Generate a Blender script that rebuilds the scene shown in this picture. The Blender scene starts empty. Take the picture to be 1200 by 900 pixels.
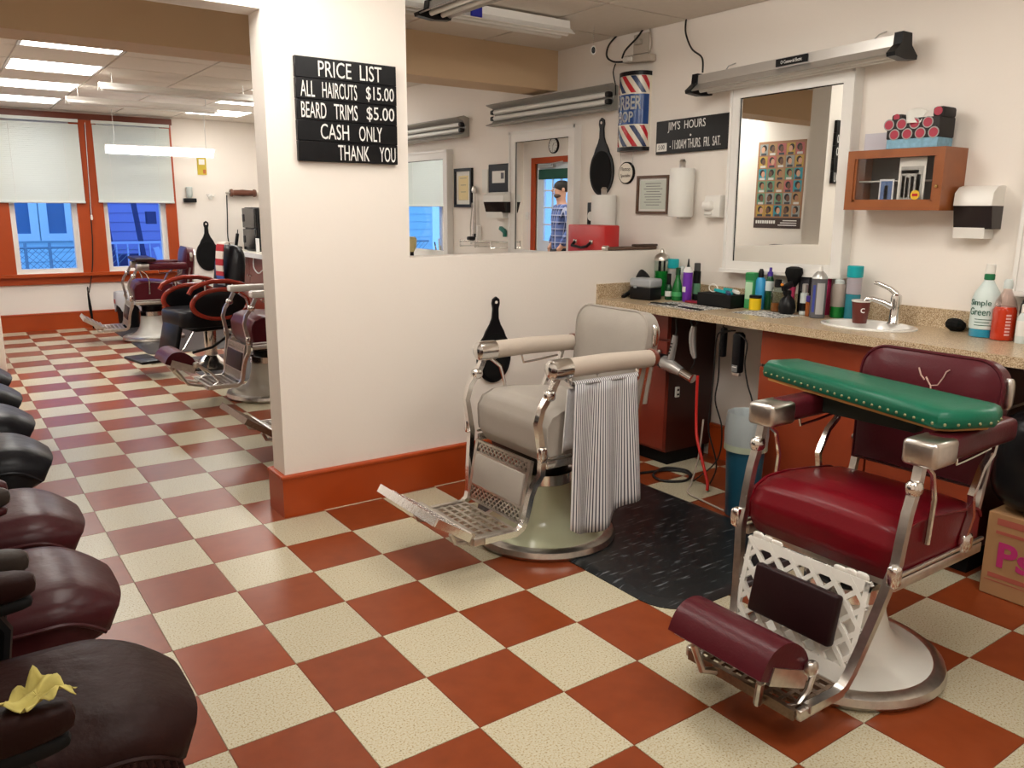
import bpy, bmesh, math, random
from mathutils import Vector, Matrix
R = math.radians
PI = math.pi
random.seed(7)
scene = bpy.context.scene
C = scene.collection

# ---------------------------------------------------------------- camera
cam_data = bpy.data.cameras.new('camera')
cam = bpy.data.objects.new('camera', cam_data)
C.objects.link(cam)
cam_data.sensor_fit = 'HORIZONTAL'
cam_data.sensor_width = 36.0
cam_data.lens = 950.07 / 1200.0 * 36.0
cam_data.clip_start = 0.02
yaw, pitch, roll = 0.619513, -0.212228, 0.007812
fwd = Vector((math.sin(yaw) * math.cos(pitch), math.cos(yaw) * math.cos(pitch), math.sin(pitch)))
rt = fwd.cross(Vector((0, 0, 1))).normalized()
up = rt.cross(fwd)
r2 = rt * math.cos(roll) + up * math.sin(roll)
u2 = -rt * math.sin(roll) + up * math.cos(roll)
m = Matrix((r2, u2, -fwd)).transposed().to_4x4()
m.translation = Vector((-0.5030, -2.0086, 1.4309))
cam.matrix_world = m
scene.camera = cam

# ---------------------------------------------------------------- world (blue dusk sky), exposure
world = bpy.data.worlds.new('dusk_sky')
scene.world = world
world.use_nodes = True
wbg = world.node_tree.nodes['Background']
wbg.inputs['Color'].default_value = (0.19, 0.47, 1.0, 1)
wbg.inputs['Strength'].default_value = 1.9
vs = scene.view_settings
vs.view_transform = 'Standard'
vs.look = 'None'
vs.gamma = 1.0
vs.use_curve_mapping = False
vs.exposure = 0.0
LAMP_FAR = 14.0      # radiance of the far ceiling panels
LAMP_NEAR = 12.8     # radiance of the near ceiling panels and tubes

# ---------------------------------------------------------------- materials
MATS = {}
def mat(name, col, rough=0.5, metal=0.0, var=0.0, vscale=6.0, bump=0.0, bscale=60.0, emit=None, estr=0.0,
        alpha=1.0, trans=0.0, coat=0.0, spec=0.5, ior=1.45, sheen=0.0):
    if name in MATS: return MATS[name]
    m = bpy.data.materials.new(name); m.use_nodes = True
    nt = m.node_tree; b = nt.nodes['Principled BSDF']
    b.inputs['Base Color'].default_value = (*col, 1)
    b.inputs['Roughness'].default_value = rough
    b.inputs['Metallic'].default_value = metal
    b.inputs['Specular IOR Level'].default_value = spec
    b.inputs['IOR'].default_value = ior
    b.inputs['Transmission Weight'].default_value = trans
    b.inputs['Coat Weight'].default_value = coat
    b.inputs['Alpha'].default_value = alpha
    if emit:
        b.inputs['Emission Color'].default_value = (*emit, 1)
        b.inputs['Emission Strength'].default_value = estr
    if var > 0 or bump > 0:
        geo = nt.nodes.new('ShaderNodeNewGeometry')
    if var > 0:
        n = nt.nodes.new('ShaderNodeTexNoise'); n.inputs['Scale'].default_value = vscale
        n.inputs['Detail'].default_value = 5
        nt.links.new(geo.outputs['Position'], n.inputs['Vector'])
        mx = nt.nodes.new('ShaderNodeMix'); mx.data_type = 'RGBA'
        mx.inputs[6].default_value = (*[max(0, c * (1 - var)) for c in col], 1)
        mx.inputs[7].default_value = (*[min(1, c * (1 + var)) for c in col], 1)
        nt.links.new(n.outputs['Fac'], mx.inputs[0])
        nt.links.new(mx.outputs[2], b.inputs['Base Color'])
    if bump > 0:
        n2 = nt.nodes.new('ShaderNodeTexNoise'); n2.inputs['Scale'].default_value = bscale
        n2.inputs['Detail'].default_value = 4
        nt.links.new(geo.outputs['Position'], n2.inputs['Vector'])
        bp = nt.nodes.new('ShaderNodeBump'); bp.inputs['Strength'].default_value = bump
        bp.inputs['Distance'].default_value = 0.01
        nt.links.new(n2.outputs['Fac'], bp.inputs['Height'])
        nt.links.new(bp.outputs['Normal'], b.inputs['Normal'])
    MATS[name] = m
    return m

def glass_mat(name, col=(1, 1, 1), refl=0.08):
    """thin clear sheet: mostly lets light through, a little mirror sheen"""
    if name in MATS: return MATS[name]
    m = bpy.data.materials.new(name); m.use_nodes = True
    nt = m.node_tree; nt.nodes.clear()
    o = nt.nodes.new('ShaderNodeOutputMaterial'); t = nt.nodes.new('ShaderNodeBsdfTransparent')
    g = nt.nodes.new('ShaderNodeBsdfGlossy'); g.inputs['Roughness'].default_value = 0.02
    t.inputs['Color'].default_value = (*col, 1)
    f = nt.nodes.new('ShaderNodeLayerWeight'); f.inputs['Blend'].default_value = 0.12
    mx = nt.nodes.new('ShaderNodeMixShader')
    nt.links.new(f.outputs['Facing'], mx.inputs[0]); nt.links.new(t.outputs[0], mx.inputs[1]); nt.links.new(g.outputs[0], mx.inputs[2])
    nt.links.new(mx.outputs[0], o.inputs['Surface'])
    MATS[name] = m
    return m

def ramp_noise_mat(name, stops, scale, rough, detail=2.0, bump=0.0, rand=0.0, rvar=0.0, spec=.5):
    """noise through a stepped colour ramp (speckles); rand varies the value per object"""
    m = bpy.data.materials.new(name); m.use_nodes = True
    nt = m.node_tree; b = nt.nodes['Principled BSDF']
    geo = nt.nodes.new('ShaderNodeNewGeometry')
    n = nt.nodes.new('ShaderNodeTexNoise'); n.inputs['Scale'].default_value = scale; n.inputs['Detail'].default_value = detail
    nt.links.new(geo.outputs['Position'], n.inputs['Vector'])
    cr = nt.nodes.new('ShaderNodeValToRGB'); e = cr.color_ramp.elements
    e[0].position, e[0].color = stops[0][0], (*stops[0][1], 1)
    e[1].position, e[1].color = stops[-1][0], (*stops[-1][1], 1)
    for p, c in stops[1:-1]:
        k = e.new(p); k.color = (*c, 1)
    nt.links.new(n.outputs['Fac'], cr.inputs['Fac'])
    out = cr.outputs['Color']
    if rand > 0:
        oi = nt.nodes.new('ShaderNodeObjectInfo'); hs = nt.nodes.new('ShaderNodeHueSaturation')
        mr = nt.nodes.new('ShaderNodeMapRange'); mr.inputs['To Min'].default_value = 1 - rand; mr.inputs['To Max'].default_value = 1 + rand
        nt.links.new(oi.outputs['Random'], mr.inputs['Value']); nt.links.new(mr.outputs[0], hs.inputs['Value'])
        nt.links.new(out, hs.inputs['Color']); out = hs.outputs['Color']
    nt.links.new(out, b.inputs['Base Color'])
    b.inputs['Roughness'].default_value = rough; b.inputs['Specular IOR Level'].default_value = spec
    if rvar > 0:
        n3 = nt.nodes.new('ShaderNodeTexNoise'); n3.inputs['Scale'].default_value = 2.5; n3.inputs['Detail'].default_value = 2
        nt.links.new(geo.outputs['Position'], n3.inputs['Vector'])
        m3 = nt.nodes.new('ShaderNodeMapRange'); m3.inputs['From Min'].default_value = .3; m3.inputs['From Max'].default_value = .7
        m3.inputs['To Min'].default_value = rough - rvar; m3.inputs['To Max'].default_value = rough + rvar
        nt.links.new(n3.outputs['Fac'], m3.inputs['Value']); nt.links.new(m3.outputs[0], b.inputs['Roughness'])
    if bump > 0:
        bp = nt.nodes.new('ShaderNodeBump'); bp.inputs['Strength'].default_value = bump; bp.inputs['Distance'].default_value = .003
        nt.links.new(n.outputs['Fac'], bp.inputs['Height']); nt.links.new(bp.outputs['Normal'], b.inputs['Normal'])
    MATS[name] = m
    return m

def stripe_mat(name, cols, axis='U', freq=30.0, rough=0.8, duty=0.5, uv=True):
    """hard stripes between two colours along a UV axis or an object axis"""
    m = bpy.data.materials.new(name); m.use_nodes = True
    nt = m.node_tree; b = nt.nodes['Principled BSDF']; b.inputs['Roughness'].default_value = rough
    tc = nt.nodes.new('ShaderNodeTexCoord'); sp = nt.nodes.new('ShaderNodeSeparateXYZ')
    nt.links.new(tc.outputs['UV' if uv else 'Object'], sp.inputs[0])
    k = {'U': 0, 'V': 1, 'X': 0, 'Y': 1, 'Z': 2}[axis]
    mu = nt.nodes.new('ShaderNodeMath'); mu.operation = 'MULTIPLY'; mu.inputs[1].default_value = freq
    fr = nt.nodes.new('ShaderNodeMath'); fr.operation = 'FRACT'
    gt = nt.nodes.new('ShaderNodeMath'); gt.operation = 'GREATER_THAN'; gt.inputs[1].default_value = duty
    mx = nt.nodes.new('ShaderNodeMix'); mx.data_type = 'RGBA'
    mx.inputs[6].default_value = (*cols[0], 1); mx.inputs[7].default_value = (*cols[1], 1)
    nt.links.new(sp.outputs[k], mu.inputs[0]); nt.links.new(mu.outputs[0], fr.inputs[0]); nt.links.new(fr.outputs[0], gt.inputs[0])
    nt.links.new(gt.outputs[0], mx.inputs[0]); nt.links.new(mx.outputs[2], b.inputs['Base Color'])
    MATS[name] = m
    return m

wall_m = mat('painted_cream_wall', (0.86, 0.80, 0.73), 0.6, var=0.02, vscale=2.5, bump=0.05, bscale=90)
beam_m = mat('painted_tan_beam', (0.66, 0.48, 0.30), 0.6, var=0.03, vscale=3)  # tan puts the shade on the beam's face into its colour
ceil_m = mat('ceiling_panel_white', (0.74, 0.68, 0.60), 0.8, var=0.05, vscale=30, bump=0.15, bscale=140)
tbar_m = mat('ceiling_grid_white', (0.55, 0.50, 0.45), 0.5)
orange_m = mat('orange_brown_paint', (0.40, 0.058, 0.008), 0.38, var=0.12, vscale=4)
darktrim_m = mat('dark_brown_trim', (0.16, 0.035, 0.016), 0.4, var=0.15, vscale=4)
white_m = mat('white_paint', (0.80, 0.78, 0.74), 0.4)
whiteplastic_m = mat('white_plastic', (0.82, 0.80, 0.75), 0.35)
chrome_m = mat('chrome', (0.78, 0.77, 0.75), 0.16, 1.0, bump=0.05, bscale=40)
oldchrome_m = mat('worn_chrome', (0.60, 0.57, 0.53), 0.28, 1.0, var=0.25, vscale=40)
brownmetal_m = mat('tarnished_metal', (0.24, 0.17, 0.12), 0.42, 0.85, var=0.4, vscale=60)
steel_m = mat('brushed_grey_metal', (0.50, 0.49, 0.47), 0.4, 0.7)
black_m = mat('black_plastic', (0.006, 0.006, 0.007), 0.35, spec=.28)
blackm_m = mat('black_matt', (0.006, 0.006, 0.006), 0.75, spec=.2)
rubber_m = mat('black_rubber', (0.018, 0.018, 0.02), 0.5)
mirror_m = mat('mirror_glass', (0.86, 0.88, 0.86), 0.0, 1.0)
redmetal_m = mat('red_enamel', (0.50, 0.02, 0.02), 0.3)
wood_m = mat('varnished_wood', (0.28, 0.085, 0.024), 0.32, var=0.3, vscale=9)
mahog_m = mat('red_brown_laminate', (0.20, 0.03, 0.016), 0.3, var=0.25, vscale=5)
paper_m = mat('white_paper', (0.80, 0.79, 0.74), 0.8)
glass_m = glass_mat('clear_glass')
red_tile = ramp_noise_mat('red_floor_tile', [(0.25, (0.205, 0.040, 0.011)), (0.55, (0.235, 0.047, 0.013)), (0.8, (0.25, 0.055, 0.018))], 14, 0.28, 3, rand=0.10, spec=.26)
cream_tile = ramp_noise_mat('cream_speckled_tile', [(0.30, (0.22, 0.17, 0.10)), (0.39, (0.46, 0.37, 0.22)), (0.47, (0.49, 0.45, 0.325)), (0.70, (0.55, 0.51, 0.385))], 170, 0.28, 2, rand=0.07, spec=.26)
grout_m = mat('floor_underlay', (0.36, 0.24, 0.15), 0.7)
speckle_m = ramp_noise_mat('speckled_laminate', [(0.36, (0.20, 0.12, 0.06)), (0.45, (0.47, 0.34, 0.20)), (0.55, (0.55, 0.42, 0.27)), (0.66, (0.72, 0.62, 0.46))], 260, 0.28, 2)

# ---------------------------------------------------------------- mesh helpers
class MB:
    def __init__(s): s.bm = bmesh.new(); s.uv = None
    def box(s, x0, x1, y0, y1, z0, z1):
        v = [s.bm.verts.new((x, y, z)) for x in (x0, x1) for y in (y0, y1) for z in (z0, z1)]
        for f in ((0, 1, 3, 2), (4, 6, 7, 5), (0, 4, 5, 1), (2, 3, 7, 6), (0, 2, 6, 4), (1, 5, 7, 3)):
            s.bm.faces.new([v[i] for i in f])
        return s
    def obox(s, c, size, rot=None):
        rot = rot or Matrix.Identity(3); c = Vector(c)
        v = [s.bm.verts.new(c + rot @ Vector((x * size[0] / 2, y * size[1] / 2, z * size[2] / 2))) for x in (-1, 1) for y in (-1, 1) for z in (-1, 1)]
        for f in ((0, 1, 3, 2), (4, 6, 7, 5), (0, 4, 5, 1), (2, 3, 7, 6), (0, 2, 6, 4), (1, 5, 7, 3)):
            s.bm.faces.new([v[i] for i in f])
        return s
    def rbox(s, c, size, r=0.01, seg=2, rot=None):
        b = bmesh.new(); bmesh.ops.create_cube(b, size=1)
        for v in b.verts: v.co = Vector((v.co.x * size[0], v.co.y * size[1], v.co.z * size[2]))
        bmesh.ops.bevel(b, geom=b.edges[:], offset=min(r, min(size) * .49), segments=seg, affect='EDGES', profile=0.5)
        mt = Matrix.Translation(Vector(c)) @ ((rot or Matrix.Identity(3)).to_4x4())
        b.transform(mt); s._merge(b); return s
    def _merge(s, b):
        me = bpy.data.meshes.new('tmp'); b.to_mesh(me); b.free(); s.bm.from_mesh(me); bpy.data.meshes.remove(me)
    def ring(s, c, a, b, r, n):
        return [s.bm.verts.new(c + a * (math.cos(2 * PI * i / n) * r) + b * (math.sin(2 * PI * i / n) * r)) for i in range(n)]
    def skinr(s, rings, cap=True, closed=False):
        n = len(rings[0])
        prs = list(zip(rings, rings[1:])) + ([(rings[-1], rings[0])] if closed else [])
        for A, B in prs:
            for i in range(n):
                j = (i + 1) % n
                s.bm.faces.new((A[i], A[j], B[j], B[i]))
        if cap and not closed:
            s.bm.faces.new(rings[0][::-1]); s.bm.faces.new(rings[-1])
    def cyl(s, p0, p1, r0, r1=None, n=16):
        return s.tube([p0, p1], [r0, r0 if r1 is None else r1], n)
    def tube(s, pts, r, n=8, closed=False):
        P = [Vector(p) for p in pts]; k = len(P)
        rr = r if isinstance(r, (list, tuple)) else [r] * k
        rings = []; prev = None
        for i in range(k):
            if closed: d = P[(i + 1) % k] - P[i - 1]
            else: d = P[min(i + 1, k - 1)] - P[max(i - 1, 0)]
            d = d.normalized() if d.length > 1e-9 else Vector((0, 0, 1))
            if prev is None:
                a = d.orthogonal().normalized()
            else:
                a = prev - d * prev.dot(d)
                a = a.normalized() if a.length > 1e-6 else d.orthogonal().normalized()
            prev = a
            rings.append(s.ring(P[i], a, d.cross(a), rr[i], n))
        s.skinr(rings, closed=closed); return s
    def lathe(s, prof, c=(0, 0, 0), n=32, sx=1.0, sy=1.0, cap=True):
        c = Vector(c); rings = []
        for r, z in prof:
            rings.append([s.bm.verts.new(c + Vector((math.cos(2 * PI * i / n) * r * sx, math.sin(2 * PI * i / n) * r * sy, z))) for i in range(n)])
        s.skinr(rings, cap=cap); return s
    def prism(s, poly, h, mtx):
        """extrude a 2-d outline by h along local z, then place with mtx (4x4)"""
        A = [s.bm.verts.new(mtx @ Vector((x, y, 0))) for x, y in poly]
        B = [s.bm.verts.new(mtx @ Vector((x, y, h))) for x, y in poly]
        s.skinr([A, B]); return s
    def ribbon(s, pts, w, t, ys=None):
        """flat bar swept in the xz plane: pts (x, z), centred on y given by w=(y0,y1)"""
        k = len(pts); rings = []
        for i in range(k):
            x, z = pts[i][:2]; yo = ys[i] if ys else 0
            dx = pts[min(i + 1, k - 1)][0] - pts[max(i - 1, 0)][0]; dz = pts[min(i + 1, k - 1)][1] - pts[max(i - 1, 0)][1]
            l = math.hypot(dx, dz) or 1; nx, nz = -dz / l * t / 2, dx / l * t / 2
            rings.append([s.bm.verts.new(v) for v in ((x + nx, yo + w[0], z + nz), (x + nx, yo + w[1], z + nz), (x - nx, yo + w[1], z - nz), (x - nx, yo + w[0], z - nz))])
        s.skinr(rings); return s
    def super(s, c, a, e1=0.35, e2=0.35, nu=28, nv=14, rot=None):
        """superellipsoid cushion"""
        c = Vector(c); rot = rot or Matrix.Identity(3)
        sg = lambda x, e: math.copysign(abs(x) ** e, x)
        rings = []
        for j in range(1, nv):
            ph = -PI / 2 + PI * j / nv
            rings.append([s.bm.verts.new(c + rot @ Vector((a[0] * sg(math.cos(ph), e1) * sg(math.cos(2 * PI * i / nu), e2),
                                                         a[1] * sg(math.cos(ph), e1) * sg(math.sin(2 * PI * i / nu), e2),
                                                         a[2] * sg(math.sin(ph), e1)))) for i in range(nu)])
        s.skinr(rings); return s
    def grid(s, fn, nu, nv, uv=True):
        V = [[s.bm.verts.new(fn(i / nu, j / nv)) for j in range(nv + 1)] for i in range(nu + 1)]
        L = s.bm.loops.layers.uv.verify() if uv else None
        for i in range(nu):
            for j in range(nv):
                f = s.bm.faces.new((V[i][j], V[i + 1][j], V[i + 1][j + 1], V[i][j + 1]))
                if L:
                    for lp, (a, b) in zip(f.loops, ((i, j), (i + 1, j), (i + 1, j + 1), (i, j + 1))): lp[L].uv = (a / nu, b / nv)
        return s
    def mesh(s, name, mats, smooth=40):
        bmesh.ops.recalc_face_normals(s.bm, faces=s.bm.faces[:])
        me = bpy.data.meshes.new(name); s.bm.to_mesh(me); s.bm.free()
        for m in (mats if isinstance(mats, (list, tuple)) else [mats]): me.materials.append(m)
        if smooth:
            me.polygons.foreach_set('use_smooth', [True] * len(me.polygons))
            me.set_sharp_from_angle(angle=R(smooth))
        return me
    def build(s, name, mats, parent=None, loc=(0, 0, 0), smooth=40, rot=None):
        o = bpy.data.objects.new(name, s.mesh(name, mats, smooth)); C.objects.link(o)
        o.location = loc
        if rot: o.rotation_euler = rot
        if parent: o.parent = parent
        return o

def tag(o, label, cat, group=None, kind=None):
    o['label'] = label; o['category'] = cat
    if group: o['group'] = group
    if kind: o['kind'] = kind
    return o
def thing(name, label, cat, loc=(0, 0, 0), rotz=0.0, group=None, kind=None):
    o = bpy.data.objects.new(name, None); C.objects.link(o); o.empty_display_size = 0.1
    o.location = loc; o.rotation_euler = (0, 0, rotz)
    return tag(o, label, cat, group, kind)
def struct(o, label, cat): return tag(o, label, cat, kind='structure')
def copy_tree(o, parent=None):
    c = o.copy(); C.objects.link(c); c.parent = parent
    for ch in list(o.children): copy_tree(ch, c)
    return c
def bx(name, m, dims, parent=None): return MB().box(*dims).build(name, m, parent, smooth=0)
def solid(o, t, off=1.0):
    md = o.modifiers.new('thickness', 'SOLIDIFY'); md.thickness = t; md.offset = off; return o

AX = {'-X': (Vector((0, -1, 0)), Vector((0, 0, 1))), '-Y': (Vector((1, 0, 0)), Vector((0, 0, 1))), '+X': (Vector((0, 1, 0)), Vector((0, 0, 1))),
      '+Z': (Vector((1, 0, 0)), Vector((0, 1, 0)))}
def face_mtx(origin, facing):
    a, b = AX[facing] if isinstance(facing, str) else facing
    n = a.cross(b)
    m = Matrix((a, b, n)).transposed().to_4x4(); m.translation = Vector(origin); return m
def text(s, w, h, m, parent, origin, facing='-X', depth=0.0015, name='lettering', bold=0.0, bend=None):
    """flat raised letters fitted into a w x h box whose lower left corner is origin"""
    cu = bpy.data.curves.new('txt', 'FONT'); cu.body = s; cu.extrude = depth / 2; cu.offset = bold; cu.resolution_u = 3
    ob = bpy.data.objects.new('txt', cu)
    me = bpy.data.meshes.new_from_object(ob)
    bpy.data.objects.remove(ob); bpy.data.curves.remove(cu)
    xs = [v.co.x for v in me.vertices]; ys = [v.co.y for v in me.vertices]
    x0, x1, y0, y1 = min(xs), max(xs), min(ys), max(ys)
    M = face_mtx(origin, facing)
    for v in me.vertices:
        x = (v.co.x - x0) / (x1 - x0) * w; y = (v.co.y - y0) / (y1 - y0) * h; z = v.co.z + depth / 2
        if bend:                                  # wrap round a vertical cylinder: (radius, start angle)
            r, a0 = bend; a = a0 + x / r
            v.co = Vector(origin) + Vector((math.cos(a) * (r + z), math.sin(a) * (r + z), y))
        else: v.co = M @ Vector((x, y, z))
    me.name = name
    me.materials.append(m)
    o = bpy.data.objects.new(name, me); C.objects.link(o)
    if parent: o.parent = parent
    return o

# ================================================================ STRUCTURE
T = 0.305
CZ = 2.505            # ceiling height
XW, XL = 3.18, -1.15  # right (station) wall, left wall
YF, YN = 8.85, -4.0   # far (window) wall, wall behind the camera
PY0, PY1 = 1.56, 1.71 # partition

# ---- floor: underlay slab with a tile object for each of the 300 that show largest
fl = bx('floor', grout_m, (XL - .15, XW + .15, YN - .15, YF + .15, -0.12, -0.003))
struct(fl, 'glossy checkerboard floor of red-brown and speckled cream tiles', 'floor')
def tile_mesh(name, m):
    g = 0.0012
    b = MB().box(g, T - g, g, T - g, -0.0035, 0.0)
    return b.mesh(name, m, 0)
tm = [tile_mesh('floor_tile_cream', cream_tile), tile_mesh('floor_tile_red', red_tile)]
camP = Vector((-0.5030, -2.0086, 1.4309))
cells = []
for i in range(-4, 11):
    for j in range(-14, 30):
        x, y = (i + .5) * T, (j + .5) * T
        d = Vector((x, y, 0)) - camP
        dep = d.dot(fwd)
        px, py = (d.dot(r2) / dep * 950 + 600, 450 - d.dot(u2) / dep * 950) if dep > .2 else (-9999, 0)
        vis = dep > .3 and -60 < px < 1260 and py < 960
        if y > PY1 and (x + .5) / (y + 2.0) > .35 and x > .5: vis = vis and False   # behind the partition
        cells.append((-(1.0 / dep ** 3) if vis else 1.0, i, j))
cells.sort()
rest = MB()
for k, (s, i, j) in enumerate(cells):
    if k < 300 and s < 0:
        o = bpy.data.objects.new('floor_tile', tm[(i + j) % 2]); C.objects.link(o)
        o.location = (i * T, j * T, 0); o.parent = fl
    else:
        n0 = len(rest.bm.faces)
        g = 0.0012
        rest.box(i * T + g, i * T + T - g, j * T + g, j * T + T - g, -0.0035, 0)
        rest.bm.faces.ensure_lookup_table()
        for f in rest.bm.faces[n0:]: f.material_index = (i + j) % 2
o = rest.build('outlying_floor_tiles', [cream_tile, red_tile], fl, smooth=0); o['kind'] = 'stuff'

# ---- ceiling: grid slab with hanging panels
def ceiling(name, y0, y1, xs, ys, skip, label):
    c = bx(name, tbar_m, (XL, XW, y0, y1, CZ, CZ + .1)); struct(c, label, 'ceiling')
    cache = {}
    for a, b in zip(xs, xs[1:]):
        for p, q in zip(ys, ys[1:]):
            if (round(a, 2), round(p, 2)) in skip: continue
            key = (round(b - a, 3), round(q - p, 3))
            if key not in cache:
                cache[key] = MB().box(0.008, key[0] - .008, .008, key[1] - .008, -.012, 0.002).mesh('ceiling_panel', ceil_m, 0)
            o = bpy.data.objects.new('ceiling_panel', cache[key]); C.objects.link(o); o.location = (a, p, CZ); o.parent = c
    return c
nx = [XL, -.54, .08, .70, 1.32, 1.94, 2.56, XW]
ny = [-4.0, -3.38, -2.76, -2.15, -1.55, -.95, -.35, .25, .85, 1.45, 2.05, 2.64]
near_lights = [(1.32, .25), (.08, -.95), (.08, .85), (.70, -2.76), (1.32, -1.55)]
ceiling('ceiling', YN, 2.64, nx, ny, set(near_lights), 'cream suspended ceiling over the two front barber chairs')
fx = [XL, -.51, .14, .79, 1.44, 2.09, 2.74, XW]
fy = [2.92, 3.53, 4.12, 4.71, 5.30, 5.89, 6.47, 7.07, 7.68, 8.25, YF]
far_lights = [(.14, 4.12), (.14, 5.30), (.14, 6.47), (.14, 7.68), (2.09, 5.30), (2.09, 6.47), (2.09, 7.68), (-1.15, 4.12), (-1.15, 5.30)]
ceiling('ceiling', 2.64, YF, fx, fy, set(far_lights), 'pale suspended ceiling panels in the far room by the windows')

# ---- walls
wr = bx('wall_right', wall_m, (XW, XW + .15, YN, YF, 0, CZ)); struct(wr, 'cream wall with the mirrors, signs and counter', 'wall')
wn = bx('wall_near', wall_m, (XL - .15, XW + .15, YN - .15, YN, 0, CZ)); struct(wn, 'cream wall behind the photographer', 'wall')
# window wall with openings
WIN = [(-.83, -.10), (.29, .97), (1.25, 1.95)]
WZ0, WZ1 = .66, 2.40
b = MB()
edges = [XL - .15] + [e for w in WIN for e in w] + [XW + .15]
for k in range(0, len(edges), 2): b.box(edges[k], edges[k + 1], YF, YF + .15, 0, CZ)
for a, c in WIN: b.box(a, c, YF, YF + .15, 0, WZ0); b.box(a, c, YF, YF + .15, WZ1, CZ)
struct(b.build('wall_far', wall_m, smooth=0), 'cream far wall holding the street windows', 'wall')
# left wall with the door opening
DY0, DY1, DZ = 7.55, 8.50, 2.13
b = MB().box(XL - .15, XL, YN, DY0, 0, CZ).box(XL - .15, XL, DY1, YF, 0, CZ).box(XL - .15, XL, DY0, DY1, DZ, CZ)
struct(b.build('wall_left', wall_m, smooth=0), 'cream wall behind the waiting chairs', 'wall')
# partition: pillar, half wall, header
b = MB().box(.738, 1.42, PY0, PY1, 0, CZ).box(1.42, XW, PY0, PY1, 0, 1.195).box(XL, .738, PY0, PY1, 2.24, CZ)
struct(b.build('wall_partition', wall_m, smooth=0), 'cream partition with full-height pillar and half wall beside the grey barber chair', 'wall')
bm_ = bx('trim_1', beam_m, (XL, XW, 2.64, 2.92, 2.235, CZ)); struct(bm_, 'tan boxed ceiling beam crossing the room behind the partition', 'beam')
# baseboards
def baseboard(name, pieces, label, h=.2):
    t = MB()
    for d in pieces:
        t.box(*d, 0, h - .015)
        x0, x1, y0, y1 = d; t.rbox(((x0 + x1) / 2, (y0 + y1) / 2, h - .007), (x1 - x0 + .012, y1 - y0 + .012, .022), .009, 2)
    struct(t.build(name, orange_m, smooth=40), label, 'baseboard')
baseboard('baseboard_partition', [(.718, 2.77, PY0 - .022, PY0), (.718, .738, PY0, PY1), (.718, 3.18, PY1, PY1 + .022)], 'tall orange-brown baseboard wrapping the foot of the partition')
baseboard('baseboard_far', [(XL, XW, YF - .022, YF)], 'orange-brown baseboard under the windows')
baseboard('baseboard_right', [(XW - .022, XW, -1.6, 1.10)], 'dark red baseboard in the knee space under the counter')
baseboard('baseboard_left', [(XL, XL + .022, YN, DY0 - .1)], 'orange-brown baseboard behind the waiting chairs')
# cream wall stub by the waiting chairs
b = MB().rbox((-.31, 6.30, .48), (.50, .12, .96), .012, 2)
struct(b.build('wall_stub', wall_m), 'low cream wall end at the left edge beyond the black chairs', 'wall')

# ---- windows with casings
ctr = thing('trim_2', 'orange-brown wooden casing around the street windows', 'window trim', (0, YF, 0), kind='structure')
for a, c in ((-1.0, -.83), (-.10, .29), (.97, 1.25), (1.95, 2.075)):
    bx('casing_board', orange_m, (a, c, -.03, 0, WZ0, 2.41), ctr)
bx('head_board', darktrim_m, (-1.0, 2.09, -.035, 0, 2.40, 2.47), ctr)
bx('window_sill', orange_m, (-1.02, 2.10, -.075, 0, .625, WZ0), ctr)
bx('apron_board', orange_m, (-1.0, 2.075, -.025, 0, .535, .625), ctr)
for k, (a, c) in enumerate(WIN):
    w = thing('window_%d' % (k + 1), ['white sash window at the left end of the street wall', 'white sash window showing the pale blue house', 'white sash window beside the burgundy chair, showing the porch'][k], 'window', (0, YF + .03, 0), kind='structure')
    f = MB(); t = .055
    f.box(a, a + t, 0, .09, WZ0, WZ1).box(c - t, c, 0, .09, WZ0, WZ1).box(a + t, c - t, 0, .09, WZ0, WZ0 + .05).box(a + t, c - t, 0, .09, WZ1 - t, WZ1)
    f.box(a + t, c - t, .02, .07, 1.50, 1.55)
    f.build('window_frame', white_m, w, smooth=0)
    bx('pane', glass_m, (a + t, c - t, .045, .049, WZ0 + .05, 1.50), w)
    bx('pane', glass_m, (a + t, c - t, .045, .049, 1.55, WZ1 - t), w)

# ---- door in the left wall (seen in the far mirror)
d = thing('door_1', 'white half-glazed entrance door with orange-brown frame, seen in the mirror', 'door', (XL, 0, 0), kind='structure')
f = MB().box(-.02, .03, DY0 - .10, DY0, 0, DZ + .09).box(-.02, .03, DY1, DY1 + .10, 0, DZ + .09).box(-.02, .03, DY0, DY1, DZ, DZ + .09)
f.build('door_frame', orange_m, d, smooth=0)
f = MB().box(-.07, -.03, DY0, DY1, 0, .95).box(-.07, -.03, DY0, DY0 + .16, .95, DZ).box(-.07, -.03, DY1 - .16, DY1, .95, DZ).box(-.07, -.03, DY0 + .16, DY1 - .16, 1.98, DZ)
for y in (DY0 + .16 + .21, DY0 + .16 + .42): f.box(-.06, -.035, y - .012, y + .012, .95, 1.98)
for z in (1.2, 1.46, 1.72): f.box(-.06, -.035, DY0 + .16, DY1 - .16, z - .012, z + .012)
leaf_ = f.build('door_leaf', mat('pale_blue_white_door', (.70, .76, .80), .4), d, smooth=0)
for a in range(3):
    for c in range(4):
        y = DY0 + .16 + .21 * a; z = (.95, 1.2, 1.46, 1.72, 1.98)[c]
        bx('pane', glass_m, (-.052, -.048, y + .012, y + .198, z + .012, (.95, 1.2, 1.46, 1.72, 1.98)[c + 1] - .012), leaf_)
bx('valance', mat('dark_green_cloth', (.015, .075, .05), .8), (-.03, .0, DY0 + .06, DY1 - .06, 1.89, 2.04), d)
MB().cyl((-.03, DY0 + .08, 1.0), (.05, DY0 + .08, 1.0), .012).super((.06, DY0 + .08, 1.0), (.02, .03, .03), 1, 1, 12, 8).build('door_handle', chrome_m, d)
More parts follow.
